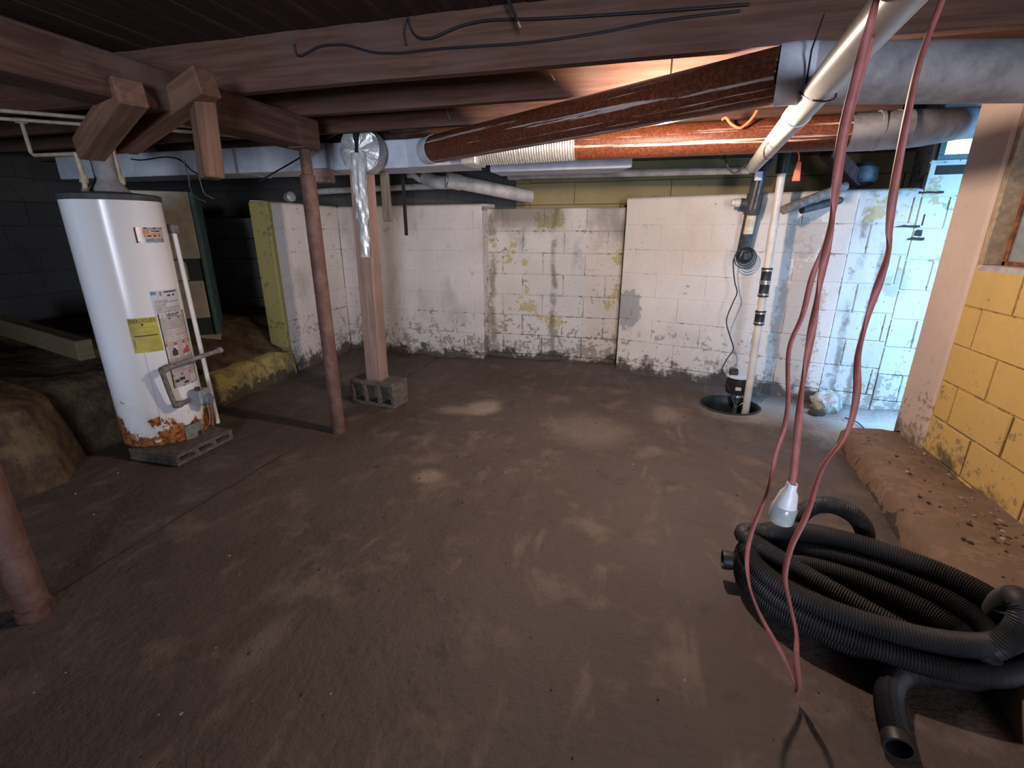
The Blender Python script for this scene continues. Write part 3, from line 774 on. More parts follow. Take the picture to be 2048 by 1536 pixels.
def foil_strip():
    m = MB(); N, K = 46, 6
    for i in range(N + 1):
        t = i / N; z = -.02 - .66 * t
        wd = .118 * (1 - .28 * t) + .012 * nz(t, 1, 9); 
        if t > .62: wd = .078
        for k in range(K + 1):
            s = k / K - .5
            y = -.042 - .010 * nz(s * 4, t * 7, 1, 4) - .004 * nz(s * 9, t * 18, 1, 2) - .004 * math.cos(s * PI)
            m.v.append((.012 - .012 * t + s * wd, y, z))
    for i in range(N):
        for k in range(K):
            a = i * (K + 1) + k; m.f.append((a, a + 1, a + K + 2, a + K + 1)); m.mi.append(0)
    return m
foil_strip().build('foil_strip', M['foil'], fc)
m = MB(); q = atY(772, 390, 3.45)
m.box((-.03, -.02, -.19), (.03, .02, .21)); o = m.build('hanging_board', M['grey_wood'], None, bevel=.003); o.location = q
tag(o, 'short dark board hanging just right of the wooden post', 'board')

# ------------------------------------------------------------------ braces over the girder
def timber(name, label, p0, p1, wd, ht, mat, group=None, twist=0.0, cat='timber'):
    p0 = Vector(p0); p1 = Vector(p1); d = p1 - p0; L = d.length
    m = MB(); m.box((-wd / 2, -ht / 2, 0), (wd / 2, ht / 2, L)); o = m.build(name, mat, None, bevel=.005)
    q = d.to_track_quat('Z', 'Y'); o.rotation_mode = 'QUATERNION'
    from mathutils import Quaternion
    o.rotation_quaternion = q @ Quaternion((0, 0, 1), twist); o.location = p0
    return tag(o, label, cat, group)
timber('timber_brace', 'diagonal timber with its cut end nearest the joist', atX(415, 163, -1.66), atX(246, 285, -2.28), .085, .10, M['stub'], 'diagonal timbers over the water heater')
timber('timber_brace', 'shorter diagonal timber ending left of the cut end brace', atX(262, 183, -1.80), atX(178, 300, -2.36), .095, .09, M['stub'], 'diagonal timbers over the water heater')
timber('timber_block', 'short upright timber stub hanging beside the diagonal braces', atX(403, 195, -1.74), atX(424, 357, -1.74), .09, .075, M['stub'], None, 0.5)

# ------------------------------------------------------------------ water heater
HX, HY, HR, HT, HB = -2.83, 2.11, .222, 1.455, .068
wh = thing('water_heater', 'white gas water heater with rusted base standing on a flat block', 'water heater', (HX, HY, HB))
def L_(p): return (p[0] - HX, p[1] - HY, p[2] - HB)
m = MB(); hh = HT - HB
m.lathe((0, 0, 0), [(HR * .9, .0), (HR, .012), (HR, .10), (HR, .5), (HR, .9), (HR, hh - .012), (HR + .001, hh - .004)], 72); m.build('tank', M['tank'], wh, smooth=True)
m = MB(); m.lathe((0, 0, hh - .006), [(HR + .004, 0), (HR + .004, .028), (HR - .01, .034), (.06, .05), (0, .05)], 64); m.build('top_cap', simple('dark_grey_cap', (.06, .06, .065), .6), wh, smooth=True)
m = MB(); m.lathe((0, 0, -.02), [(0, .0), (HR * .86, .0), (HR * .9, .025)], 48); m.build('base_ring', M['rust'], wh, smooth=True)
def oncyl(x, y, r=HR):
    d = ray(x, y); ox, oy = _C.x - HX, _C.y - HY
    A = d.x ** 2 + d.y ** 2; B = 2 * (ox * d.x + oy * d.y); Cc = ox * ox + oy * oy - r * r
    D = B * B - 4 * A * Cc
    t = (-B - math.sqrt(max(D, 0))) / (2 * A); p = _C + d * t
    return math.atan2(p.y - HY, p.x - HX), p.z - HB
def patch(m, t0, t1, z0, z1, off, mi=0, n=8):
    b = len(m.v)
    for i in range(n + 1):
        a = t0 + (t1 - t0) * i / n
        for z in (z0, z1): m.v.append(((HR + off) * math.cos(a), (HR + off) * math.sin(a), z))
    for i in range(n):
        m.f.append((b + 2 * i, b + 2 * i + 2, b + 2 * i + 3, b + 2 * i + 1)); m.mi.append(mi)
def rect(x0, y0, x1, y1):
    a, z1 = oncyl(x0, y0); b, z0 = oncyl(x1, y1)
    return a, b, z0, z1
def label_part(name, lab, a, b, z0, z1, mat, prints):
    """prints: list of (u0,v0,u1,v1,matindex) on the label, u left->right, v bottom->top"""
    m = MB(); patch(m, a, b, z0, z1, .0012); o = m.build(name, mat, wh, smooth=True)
    if lab: o['label'] = lab
    mats = sorted({p[4] for p in prints})
    m2 = MB()
    for (u0, v0, u1, v1, k) in prints:
        patch(m2, a + (b - a) * u0, a + (b - a) * u1, z0 + (z1 - z0) * v0, z0 + (z1 - z0) * v1, .0020, mats.index(k), 3)
    if prints: m2.build('print', [M[k] for k in mats], o)
    return o
rnd = random.Random(3)
def lines(u0, u1, v0, v1, n, key, fill=.45):
    out = []
    for i in range(n):
        v = v1 - (v1 - v0) * (i + .5) / n; h = (v1 - v0) / n * fill / 2
        u = u0
        while u < u1 - .03:
            e = min(u1, u + rnd.uniform(.07, .22)); out.append((u, v - h, e, v + h, key)); u = e + .018
            if rnd.random() < .07: break
    return out
# badge near the top
a, b, z0, z1 = rect(266, 455, 328, 484)
label_part('brand_badge', 'silver badge with red and black lettering', a, b, z0 - .002, z1, M['badge'],
           [(0, .92, 1, 1, 'ink'), (0, 0, .05, 1, 'ink'), (.06, .03, .95, .08, 'ink_soft'), (.30, .30, .93, .86, 'badge_pink'), (.24, .58, .46, .84, 'ink_orange'), (.50, .52, .88, .62, 'ink_orange'),
            (.52, .73, .62, .80, 'ink'), (.64, .71, .86, .80, 'ink'), (.28, .40, .86, .50, 'ink'), (.30, .12, .37, .22, 'teal'), (.40, .12, .55, .24, 'ink_blue'), (.86, .04, .98, .26, 'ink_soft')])
# white data plate
a, b, z0, z1 = rect(299, 583, 363, 628)
label_part('rating_plate', 'white data plate with blue corner mark', a, b, z0, z1, M['lab_white'],
           [(.0, .86, .16, .97, 'ink_blue'), (.26, .80, .32, .95, 'ink_soft'), (.40, .90, .92, .95, 'ink'), (.50, .76, .62, .82, 'ink'), (.70, .76, .80, .82, 'ink')] + lines(.06, .96, .18, .66, 7, 'ink_soft') + [(.34, .0, .74, .12, 'ink_soft')])
dx = b - a
# yellow energy label
a2, b2, y0_, y1_ = rect(253, 638, 328, 700)
yl = label_part('energy_label', 'yellow energy label', a2, b2, y0_, y1_, M['lab_yellow'],
           [(.1, .47, .92, .50, 'ink')] + lines(.06, .9, .55, .76, 3, 'ink_soft', .2) + lines(.2, .95, .08, .42, 6, 'ink_soft', .18) + [(.06, .14, .10, .40, 'ink_soft'), (.42, .78, .50, .83, 'ink')])
# header lettering, bent round the tank
cu = bpy.data.curves.new('lettering', 'FONT'); cu.body = 'ENERGYGUIDE'; cu.size = 1.0; cu.resolution_u = 2
tmp = bpy.data.objects.new('lettering', cu); COL.objects.link(tmp); bpy.context.view_layer.update()
me = bpy.data.meshes.new_from_object(tmp.evaluated_get(bpy.context.evaluated_depsgraph_get())); bpy.data.objects.remove(tmp)
xs = [v.co.x for v in me.vertices]; ys = [v.co.y for v in me.vertices]; xr = (min(xs), max(xs)); yr = (min(ys), max(ys))
for v in me.vertices:
    u = (v.co.x - xr[0]) / (xr[1] - xr[0]); q = (v.co.y - yr[0]) / (yr[1] - yr[0])
    an = a2 + (b2 - a2) * (.05 + .90 * u); z = y0_ + (y1_ - y0_) * (.855 + .115 * q)
    v.co = ((HR + .0024) * math.cos(an), (HR + .0024) * math.sin(an), z)
me.materials.clear()
link('lettering', me, M['ink'], yl)
# long warning label below the data plate
a3 = oncyl(314, 628)[0]; b3 = oncyl(364, 618)[0]
zt3 = oncyl(314, 628)[1]; zb3 = oncyl(352, 776)[1]
wp = [(0, .965, 1, .985, 'ink'), (0, .915, 1, .93, 'ink'), (0, 0, .03, 1, 'ink'), (.97, 0, 1, 1, 'ink'), (0, 0, 1, .012, 'ink'),
      (.03, .565, .97, .60, 'ink_red'), (.03, .40, .97, .565, 'lab_cream'), (.03, .155, .97, .185, 'ink_red')]
wp += lines(.12, .92, .62, .78, 5, 'lab_cream', .5) + lines(.08, .92, .345, .395, 2, 'ink_soft', .4) + lines(.10, .9, .20, .31, 4, 'ink_soft', .4)
label_part('warning_label', 'long grey and red warning label', a3, b3, zb3, zt3, M['lab_grey'], wp)
m2 = MB()
def wpat(u0, v0, u1, v1, off=.0026, mi=0): patch(m2, a3 + (b3 - a3) * u0, a3 + (b3 - a3) * u1, zb3 + (zt3 - zb3) * v0, zb3 + (zt3 - zb3) * v1, off, mi, 3)
wpat(.18, .43, .36, .50); wpat(.22, .50, .32, .53); wpat(.08, .07, .20, .11); wpat(.22, .085, .40, .125); wpat(.34, .03, .52, .06)
for i, h in enumerate((.02, .05, .035, .075, .055)): wpat(.55 + i * .06, .43, .61 + i * .06, .45 + h, mi=1)
wpat(.62, .03, .92, .12, mi=2)
m2.build('pictograms', [M['ink'], M['ink_red'], M['lab_white']], wh)['kind'] = 'stuff'
# vertical seam and drip marks
sa = oncyl(292, 720)[0]
m = MB(); patch(m, sa - .008, sa + .008, .10, oncyl(283, 706)[1], .0008, 0, 2); m.build('jacket_seam', M['lab_white'], wh)
# gas valve, elbow gas pipe, burner door, tubes
gv_t, gv_z = oncyl(386, 792)
def cyl(t, r, z): return (r * math.cos(t), r * math.sin(t), z)
gv = empty('gas_valve'); gv.parent = wh; gv.location = cyl(gv_t, HR + .055, gv_z); gv.rotation_euler = (0, 0, gv_t); 
m = MB(); m.box((-.055, -.045, -.045), (.03, .045, .045)); m.build('valve_body', M['alum'], gv, bevel=.010)
m = MB(); m.lathe((.03, 0.005, -.02), [(.034, 0), (.034, .012), (.028, .025), (0, .025)], 24, axis=(1, 0, 0)); m.build('dial', simple('blue_grey_dial', (.12, .16, .18), .5), gv, smooth=True)
m = MB(); m.lathe((0, -.02, .045), [(.014, 0), (.014, .02), (0, .02)], 14); m.build('button', M['black'], gv, smooth=True)
gpts = [atX(440, 700, -2.50), atX(432, 703, -2.51), atX(330, 738, -2.575), atX(326, 748, -2.575), atX(348, 805, -2.575), atX(356, 809, -2.58), atX(392, 795, -2.60)]
gpts = [Vector(L_(p)) for p in gpts]
pts = []
for i in range(len(gpts) - 1):
    for k in range(4): pts.append(gpts[i].lerp(gpts[i + 1], k / 4))
pts.append(gpts[-1])
m = MB(); m.tube(spline(gpts, 6), .0135, 12); gp = m.build('gas_pipe', M['iron'], wh, smooth=True)
for q in (2, 5): m = MB(); m.lathe(gpts[q] - Vector((0, 0, .0)), [(0, -.022), (.020, -.022), (.022, 0), (.020, .022), (0, .022)], 14, axis=(gpts[q + 1] - gpts[q - 1]).normalized()); m.build('elbow_fitting', M['iron'], gp, smooth=True)
m = MB(); m.lathe(gpts[0], [(0, -.012), (.019, -.012), (.019, .012), (0, .012)], 14, axis=(gpts[1] - gpts[0]).normalized()); m.build('end_fitting', M['iron'], gp, smooth=True)
bd_a, bd_b, bd_0, bd_1 = rect(367, 853, 408, 878)
bd = MB(); patch(bd, bd_a, bd_b, bd_0 - .01, bd_1, .006, 0, 6); patch(bd, bd_a, bd_b, bd_1, bd_1 + .006, .012, 1, 6); o = bd.build('burner_door', [simple('grey_green_door', (.20, .21, .17), .5), M['ink']], wh)
m = MB(); q0 = bd_a + (bd_b - bd_a) * .62; patch(m, q0, q0 + (bd_b - bd_a) * .28, bd_0 - .005, bd_0 + (bd_1 - bd_0) * .55, .0085, 0, 3); m.build('door_opening', M['clod'], o)
for (px0, py0, px1, py1, mt, rr) in ((404, 808, 413, 850, 'copper', .006), (415, 812, 424, 855, 'copper', .006), (424, 806, 433, 850, 'copper', .007)):
    t0_, zz0 = oncyl(px0, py0); t1_, zz1 = oncyl(px1, py1)
    m = MB(); m.tube([cyl(t0_, HR + .03, zz0), cyl(t0_, HR + .032, (zz0 + zz1) / 2), cyl(t1_, HR + .02, zz1)], rr, 8); m.build('burner_tube', M[mt], wh, smooth=True)
# relief valve and discharge pipe down the right side
rt = math.atan2(.26, .13)
rpx0 = atX(348, 465, -2.69); rpx1 = atX(436, 846, -2.68)
rp = [L_(rpx0), L_(rpx1)]
m = MB(); m.tube([Vector(rp[0]).lerp(Vector(rp[1]), k / 6) for k in range(7)], .0135, 12); dp_ = m.build('relief_pipe', M['pvc'], wh, smooth=True); dp_['label'] = 'white relief discharge pipe'
m = MB(); q = Vector(rp[0]); m.box(q + Vector((-.05, -.02, -.005)), q + Vector((.024, .02, .045))); m.build('relief_valve', M['iron'], wh, bevel=.006)
# water risers and flue
def riser(pxs, X, r=.013):
    return [L_(atX(x, y, X)) for x, y in pxs]
for nm, pxs in (('cold_riser', ((172, 392), (168, 362), (152, 308))), ('hot_riser', ((247, 388), (243, 365), (222, 290)))):
    p = riser(pxs, HX + .03)
    m = MB(); m.tube(spline(p, 4), .012, 10); o = m.build(nm, M['cpvc'], wh, smooth=True)
    m = MB(); d = (Vector(p[1]) - Vector(p[0])).normalized(); m.lathe(p[0], [(0, 0), (.017, 0), (.017, .035), (0, .035)], 12, axis=d); m.build('nipple', M['iron'], o, smooth=True); m = MB(); m.lathe(Vector(p[1]), [(0, -.01), (.019, -.01), (.019, .028), (0, .028)], 12, axis=d); m.build('coupling', M['cpvc'], o, smooth=True)
m = MB(); m.lathe((0, 0, hh + .03), [(.10, 0), (.10, .008), (.055, .065), (.05, .075), (.05, .22)], 28); m.build('draft_hood', M['galv_dirty'], wh, smooth=True)
m = MB(); m.tube(spline([(0, 0, hh + .19), (0, 0, hh + .27), (-.03, .03, hh + .33), (-.10, .09, hh + .355), (-.6, .5, hh + .37)], 8), .052, 20); fl2 = m.build('flue_pipe', M['galv_dirty'], wh, smooth=True)
# flat block it stands on
t = cinder('partition_block', 'flat slotted concrete block poking out under the water heater', .40, .36, .07, 3, (-2.485, 2.065, .004), R(90), wall=.022)

# cold and hot water lines by the girder
m = MB(); m.tube([atZ(0, 221, 1.86) + Vector((-.5, -.45, 0)), atZ(0, 221, 1.86), atZ(385, 253, 1.86), atZ(385, 253, 1.86) + Vector((.3, .35, 0))], .010, 10)
tag(m.build('water_pipe', M['cpvc'], None, smooth=True), 'upper tan water pipe crossing behind the diagonal timbers', 'pipe', 'tan water pipes')
wp2 = thing('water_pipe', 'lower tan water pipe with a branch dropping to the heater', 'pipe', (0, 0, 0), group='tan water pipes')
m = MB(); m.tube([atZ(0, 237, 1.86) + Vector((-.5, -.45, 0)), atZ(0, 237, 1.86), atZ(385, 264, 1.86), atZ(385, 264, 1.86) + Vector((.3, .35, 0))], .010, 10); m.build('main_run', M['cpvc'], wp2, smooth=True)
zz = [atZ(42, 241, 1.86)]
X0 = zz[0].x
m = MB(); m.tube([zz[0], atX(62, 305, X0 + .02), atX(70, 311, X0 + .06), atX(150, 308, HX + .03)], .010, 10); m.build('branch', M['cpvc'], wp2, smooth=True)
m = MB(); m.lathe(zz[0], [(0, -.025), (.015, -.025), (.015, .025), (0, .025)], 12, axis=(1, .9, 0)); m.build('tee', M['cpvc'], wp2, smooth=True)

# ------------------------------------------------------------------ furnace behind the heater
fu = thing('furnace', 'beige and teal furnace cabinet behind the water heater', 'furnace', (-3.45, 3.2, .40), R(40))
def fbox(name, x0, x1, y0, y1, z0, z1, mt, par=None, bev=.004):
    m = MB(); m.box((x0 + 3.45, y0 - 3.2, z0 - .40), (x1 + 3.45, y1 - 3.2, z1 - .40)); return m.build(name, M[mt], par or fu, bevel=bev)
fbox('cabinet', -4.00, -3.452, 3.225, 3.60, .44, 1.59, 'teal_dark')
fbox('side_panel', -3.475, -3.445, 3.20, 3.60, .44, 1.585, 'teal')
o = fbox('upper_panel', -4.00, -3.478, 3.20, 3.222, 1.08, 1.585, 'furnace'); o['label'] = 'upper beige panel'
o = fbox('lower_panel', -4.00, -3.490, 3.195, 3.222, .60, .905, 'furnace'); o['label'] = 'lower beige panel'
m = MB(); m.add([(-.55, .02, .51), (-.16, .02, .51), (-.03, .05, .52), (-.16, .02, .67), (-.55, .02, .67)], [(0, 1, 2, 3, 4)]); m.build('baffle', M['furnace'], fu)
fbox('base_rail', -4.00, -3.445, 3.19, 3.60, .40, .455, 'furnace')
fbox('label_plate', -3.62, -3.56, 3.196, 3.20, 1.29, 1.34, 'furnace', None, .001)
for k in range(4):
    m = MB(); m.lathe((-.05 - .0, -.012 + .007, (.30, .27, .45, .25)[k] + .02 * k), [(0, -.004), (.006, -.004), (.004, 0)], 8, axis=(0, -1, 0)); 
    if k < 2: m.build('screw', M['iron'], fu)

# ------------------------------------------------------------------ ducts
tr = thing('trunk_duct', 'rectangular galvanised trunk duct running behind the foil cap', 'duct', (-2.8, 3.4, 1.71))
def dbox(name, pts, mt, bev=.004):
    m = MB(); m.hexa([(p[0] + 2.8, p[1] - 3.4, p[2] - 1.71) for p in pts]); return m.build(name, M[mt], tr, bevel=bev)
def hx(x0, x1, y0, y1, z0, z1): return [(x0, y0, z0), (x1, y0, z0), (x1, y1, z0), (x0, y1, z0), (x0, y0, z1), (x1, y0, z1), (x1, y1, z1), (x0, y1, z1)]
dbox('sheet_run', hx(-4.9, -2.24, 3.265, 3.60, 1.715, 1.89), 'galv')
dbox('sheet_run', hx(-2.24, -1.62, 3.262, 3.60, 1.712, 1.888), 'galv')
dbox('reducer', [(-1.62, 3.262, 1.712), (-1.16, 3.13, 1.705), (-1.16, 3.5, 1.705), (-1.62, 3.6, 1.712), (-1.62, 3.262, 1.888), (-1.16, 3.16, 1.885), (-1.16, 3.5, 1.885), (-1.62, 3.6, 1.888)], 'galv')
dbox('drive_cleat', hx(-2.255, -2.225, 3.255, 3.605, 1.708, 1.892), 'galv_dirty', .002)
dbox('drive_cleat', hx(-3.055, -3.03, 3.255, 3.605, 1.708, 1.892), 'galv_dirty', .002)
dbox('end_sleeve', hx(-1.17, -1.07, 3.10, 3.32, 1.70, 1.884), 'flex', .006)
d1 = thing('round_duct', 'brown paper faced round duct slanting across under the joists', 'duct', (.38, 1.98, 1.785))
D1A = Vector((.40, 1.955, 1.785)); D1B = Vector((-1.36, 3.15, 1.80))
def rel(p, o): return Vector(p) - Vector(o.location)
n = 24
m = MB(); m.tube([rel(D1A.lerp(D1B, i / n), d1) for i in range(n + 1)], .083, 40); m.build('facing', M['paper'], d1, smooth=True)
m = MB(); m.tube([rel(D1B.lerp(D1B + (D1B - D1A).normalized() * .10, i / 3), d1) for i in range(4)], lambda t: .086 - .004 * t, 32); m.build('saddle_collar', M['galv'], d1, smooth=True)
D1C = Vector((1.62, 2.24, 1.785))
m = MB(); m.tube([rel(p, d1) for p in (D1A + Vector((.035, .005, 0)), D1A.lerp(D1C, .3), D1A.lerp(D1C, .6), D1C)], .088, 36); o = m.build('metal_section', M['galv_dirty'], d1, smooth=True); o['label'] = 'dusty galvanised end'
m = MB(); m.tube([rel(p, d1) for p in (D1A + Vector((-.02, .012, 0)), D1A + Vector((.03, .002, 0)), D1A + Vector((.085, .022, 0)))], .0895, 36); o = m.build('tape_band', M['galv'], d1, smooth=True); o['label'] = 'grey tape band'
d2 = thing('round_duct', 'lit orange brown round duct with a silver flex end under the back joists', 'duct', (-.44, 3.2, 1.79))
m = MB(); N = 200
fp = [Vector((-1.08, 3.20, 1.785)).lerp(Vector((-.44, 3.20, 1.795)), i / N) for i in range(N + 1)]
m.tube([rel(p, d2) for p in fp], [.085 + .0018 * math.cos(i * 2 * PI / 5) + .0016 * nz(i * .23, 1) for i in range(N + 1)], 36); o = m.build('flex_section', M['flex'], d2, smooth=True); o['label'] = 'ribbed silver flex section'
m = MB(); n = 20; m.tube([rel(Vector((-.45, 3.20, 1.797)).lerp(Vector((1.02, 3.20, 1.80)), i / n), d2) for i in range(n + 1)], .088, 40); m.build('facing', M['paper'], d2, smooth=True)
m = MB(); m.tube([rel(p, d2) for p in ((1.0, 3.20, 1.795), (1.14, 3.20, 1.797), (1.27, 3.205, 1.802))], .092, 36); o = m.build('metal_section', M['galv_dirty'], d2, smooth=True); o['label'] = 'dusty galvanised joint'
m = MB(); m.tube([rel(p, d2) for p in spline([(1.22, 3.205, 1.80), (1.36, 3.25, 1.812), (1.5, 3.36, 1.835), (1.75, 3.56, 1.875), (2.3, 3.66, 1.885)], 6)], lambda t: .095 - .02 * t, 36); m.build('elbow', M['galv_dirty'], d2, smooth=True)
for (tx, ty) in ((1.14, 3.2), (1.27, 3.208)):
    m = MB(); m.tube([rel((tx - .008, ty, 1.80), d2), rel((tx + .008, ty, 1.80), d2)], .0965, 32); m.build('seam_band', M['galv_dirty'], d2, smooth=True)
m = MB(); m.hexa([(-1.12, 3.56, 1.70), (-.12, 3.56, 1.70), (-.25, 3.85, 1.70), (-1.12, 3.85, 1.70), (-1.12, 3.56, 1.885), (-.12, 3.56, 1.885), (-.25, 3.85, 1.885), (-1.12, 3.85, 1.885)])
tag(m.build('return_duct', M['galv'], None, bevel=.006), 'flat bottomed grey duct just behind the silver flex section', 'duct')

# bare bulb that lights the room, hidden from the camera behind the brown duct
lb = thing('ceiling_bulb', 'bare glowing bulb in a porcelain holder behind the brown duct', 'lamp', (LAMP[0], LAMP[1], LAMP[2] + .045))
m = MB(); m.lathe((0, 0, 0), [(0, .0), (.016, .002), (.026, .02), (.028, .032), (.018, .052), (.014, .06)], 20); m.build('bulb', M['bulb'], lb, smooth=True)
m = MB(); m.lathe((0, 0, .055), [(.018, 0), (.024, .02), (.024, .05), (.004, .056), (.004, .285), (0, .285)], 20); m.build('lamp_holder', M['pvc'], lb, smooth=True)

# ------------------------------------------------------------------ pvc pipes and sump
bp = thing('drain_pipe', 'long white pipe coming from overhead down to the sump corner', 'pipe', (.62, 3.8, 1.7))
A0 = atZ(1507, 332, 1.70); A1 = atZ(1770, -20, 1.70) + Vector((0, -.5, .02))
m = MB(); m.tube([rel(A0.lerp(A1, i / 10), bp) for i in range(11)], .043, 28); m.build('pipe_run', M['pvc'], bp, smooth=True)
q = A0.lerp(A1, (atZ(1568, 240, 1.7) - A0).length / (A1 - A0).length); dq = (A1 - A0).normalized()
m = MB(); m.tube([rel(q - dq * .05, bp), rel(q, bp), rel(q + dq * .05, bp)], .047, 28); m.build('coupling', M['pvc'], bp, smooth=True)
q2 = A0.lerp(A1, (atZ(1597, 196, 1.7) - A0).length / (A1 - A0).length)
m = MB(); ring = [rel(q2 + Vector((0, 0, 0)) + Vector((math.cos(t) * .047, 0.1 * math.sin(t), math.sin(t) * .047)), bp) for t in [2 * PI * k / 20 for k in range(21)]]; m.tube(ring, .003, 6, caps=False)
hang = [q2 + Vector((-.04, -.02, .02)), q2 + Vector((-.05, -.06, .10)), q2 + Vector((-.03, -.05, .19))]; m.tube([rel(p, bp) for p in hang], .003, 6); m.build('wire_hanger', M['wire'], bp)
hp = thing('conduit_pipe', 'thin white pipe running level along the olive wall', 'pipe', (-.3, 4.2, 1.7))
B0 = atY(1022, 352, 4.35); B1 = atY(1500, 340, 4.0)
m = MB(); m.tube([rel(B0.lerp(B1, i / 6), hp) for i in range(7)], .027, 18); m.build('pipe_run', M['pvc_dirty'], hp, smooth=True)
db = (B1 - B0).normalized(); m = MB(); m.tube([rel(B0 - db * .02, hp), rel(B0 + db * .07, hp)], .033, 18); m.build('coupling', M['pvc_dirty'], hp, smooth=True)
dr = thing('waste_pipe', 'fat dusty white drain pipe with fittings entering the back wall', 'pipe', (-1.7, 4.3, 1.7))
E0 = atY(900, 361, 4.25); E1 = atY(1062, 394, 4.72)
m = MB(); m.tube([rel(E0.lerp(E1, i / 6), dr) for i in range(7)], .060, 26); m.build('pipe_run', M['pvc_dirty'], dr, smooth=True)
de = (E1 - E0).normalized(); m = MB(); m.tube([rel(E0 - de * .03, dr), rel(E0 + de * .10, dr)], .068, 26); m.build('hub', M['pvc_dirty'], dr, smooth=True)
m = MB(); m.lathe(rel(E0 - de * .03, dr), [(0, -.012), (.03, -.012), (.035, 0)], 6, axis=de); m.build('cleanout_plug', M['pvc_dirty'], dr)
E2 = atY(845, 356, 4.30); m = MB(); m.tube([rel(p, dr) for p in spline([E0 + Vector((-.02, .06, -.01)), (E0 + E2) / 2 + Vector((0, .05, -.02)), E2 + Vector((.02, .05, 0)), E2 + Vector((-.03, .02, .03))], 6)], .058, 24); m.build('elbow', M['pvc_dirty'], dr, smooth=True)
E3 = atY(826, 350, 4.25); m = MB(); m.tube([rel(E2 + Vector((-.02, .0, -.02)), dr), rel(E3, dr), rel(E3 + Vector((-.05, -.01, .0)), dr)], .026, 16); m.lathe(rel(E3, dr), [(.024, 0), (.024, .07), (0, .07)], 14); m.build('trap_arm', M['pvc_dirty'], dr, smooth=True)
m = MB(); m.tube([atY(625, 384, 4.55), atY(720, 378, 4.55), atY(880, 372, 4.6)], .030, 16)
tag(m.build('ledge_pipe', M['pvc_dirty'], None, smooth=True), 'white pipe lying level behind the top of the wooden post', 'pipe')

sp = thing('sump_discharge_pipe', 'upright white pipe with black rubber couplings rising from the sump', 'pipe', (.84, 3.75, 0))
S0 = Vector((.845, 3.70, -.22)); S1 = atY(1568, 318, 3.75)
def along(y): 
    z = atY(1530, y, 3.72).z; t = (z - S0.z) / (S1.z - S0.z); return S0.lerp(S1, t)
m = MB(); m.tube([rel(S0.lerp(S1, i / 8), sp) for i in range(9)], .0255, 18); m.build('pipe_run', M['pvc'], sp, smooth=True)
ds = (S1 - S0).normalized()
for yy, hl in ((552, .055), (578, .055), (636, .05)):
    c = along(yy); m = MB(); m.lathe(rel(c, sp), [(.025, -hl), (.036, -hl), (.036, -hl * .75), (.033, -hl * .6), (.033, hl * .6), (.036, hl * .75), (.036, hl), (.025, hl)], 20, axis=ds); cpl = m.build('coupling', M['rubber'], sp, smooth=True)
    for s_ in (-.68, .68): m = MB(); m.lathe(rel(c, sp), [(.0345, hl * s_ - .006), (.0365, hl * s_ - .006), (.0365, hl * s_ + .006), (.0345, hl * s_ + .006)], 20, axis=ds); m.build('hose_clamp', M['steel'], cpl, smooth=True)
m = MB(); m.lathe(rel(S1, sp), [(.026, -.09), (.040, -.09), (.040, .06), (0, .06)], 20, axis=ds); m.build('top_coupling', M['rubber'], sp, smooth=True)

# pit liner, water and pump
pit = thing('sump_basin', 'round black sump basin sunk in the floor by the cream wall', 'sump pit', (PIT[0], PIT[1], 0))
m = MB(); m.lathe((0, 0, 0), [(PR + .018, .014), (PR + .004, .020), (PR - .006, .010), (PR - .012, -.05), (PR - .02, -.5), (0, -.5)], 48); m.build('liner', M['black'], pit, smooth=True)
m = MB(); m.lathe((0, 0, -.24), [(0, 0), (PR - .016, 0)], 40); m.build('water', M['water'], pit)
pu = thing('sump_pump', 'black pedestal sump pump standing in the basin', 'pump', (.735, 3.835, -.30))
pc = atY(1471, 800, 3.835); ox = pc.x - .735
m = MB(); zc = .30 + .085
m.lathe((ox, 0, zc), [(0, 0), (.055, 0), (.082, .012), (.085, .03), (.085, .135), (.075, .14)], 32); m.build('motor', M['black'], pu, smooth=True)
m = MB(); m.lathe((ox, 0, zc + .138), [(.090, 0), (.090, .008), (.06, .016), (0, .018)], 32); m.build('motor_cap', M['galv'], pu, smooth=True)
m = MB(); m.box((ox - .075, -.03, zc + .15), (ox - .015, .025, zc + .20)); m.build('switch_box', M['black'], pu, bevel=.006)
m = MB(); m.lathe((ox + .005, 0, 0), [(.016, .05), (.016, .33), (.034, .36), (.03, .375)], 16); m.build('column', M['steel'], pu, smooth=True)
m = MB(); m.lathe((ox, 0, -.15), [(0, 0), (.08, 0), (.08, .12), (.05, .17), (0, .17)], 24); m.build('impeller_case', M['black'], pu, smooth=True)
m = MB(); m.tube([(ox - .05, -.03, zc + .01), (ox + .0, -.035, .28), (ox + .06, -.03, .33), (ox + .06, -.01, .38)], .004, 6); m.build('float_rod', M['steel'], pu, smooth=True)
m = MB(); m.box((ox - .03, -.087, zc + .05), (ox + .01, -.080, zc + .075)); m.build('name_plate', M['lab_cream'], pu)

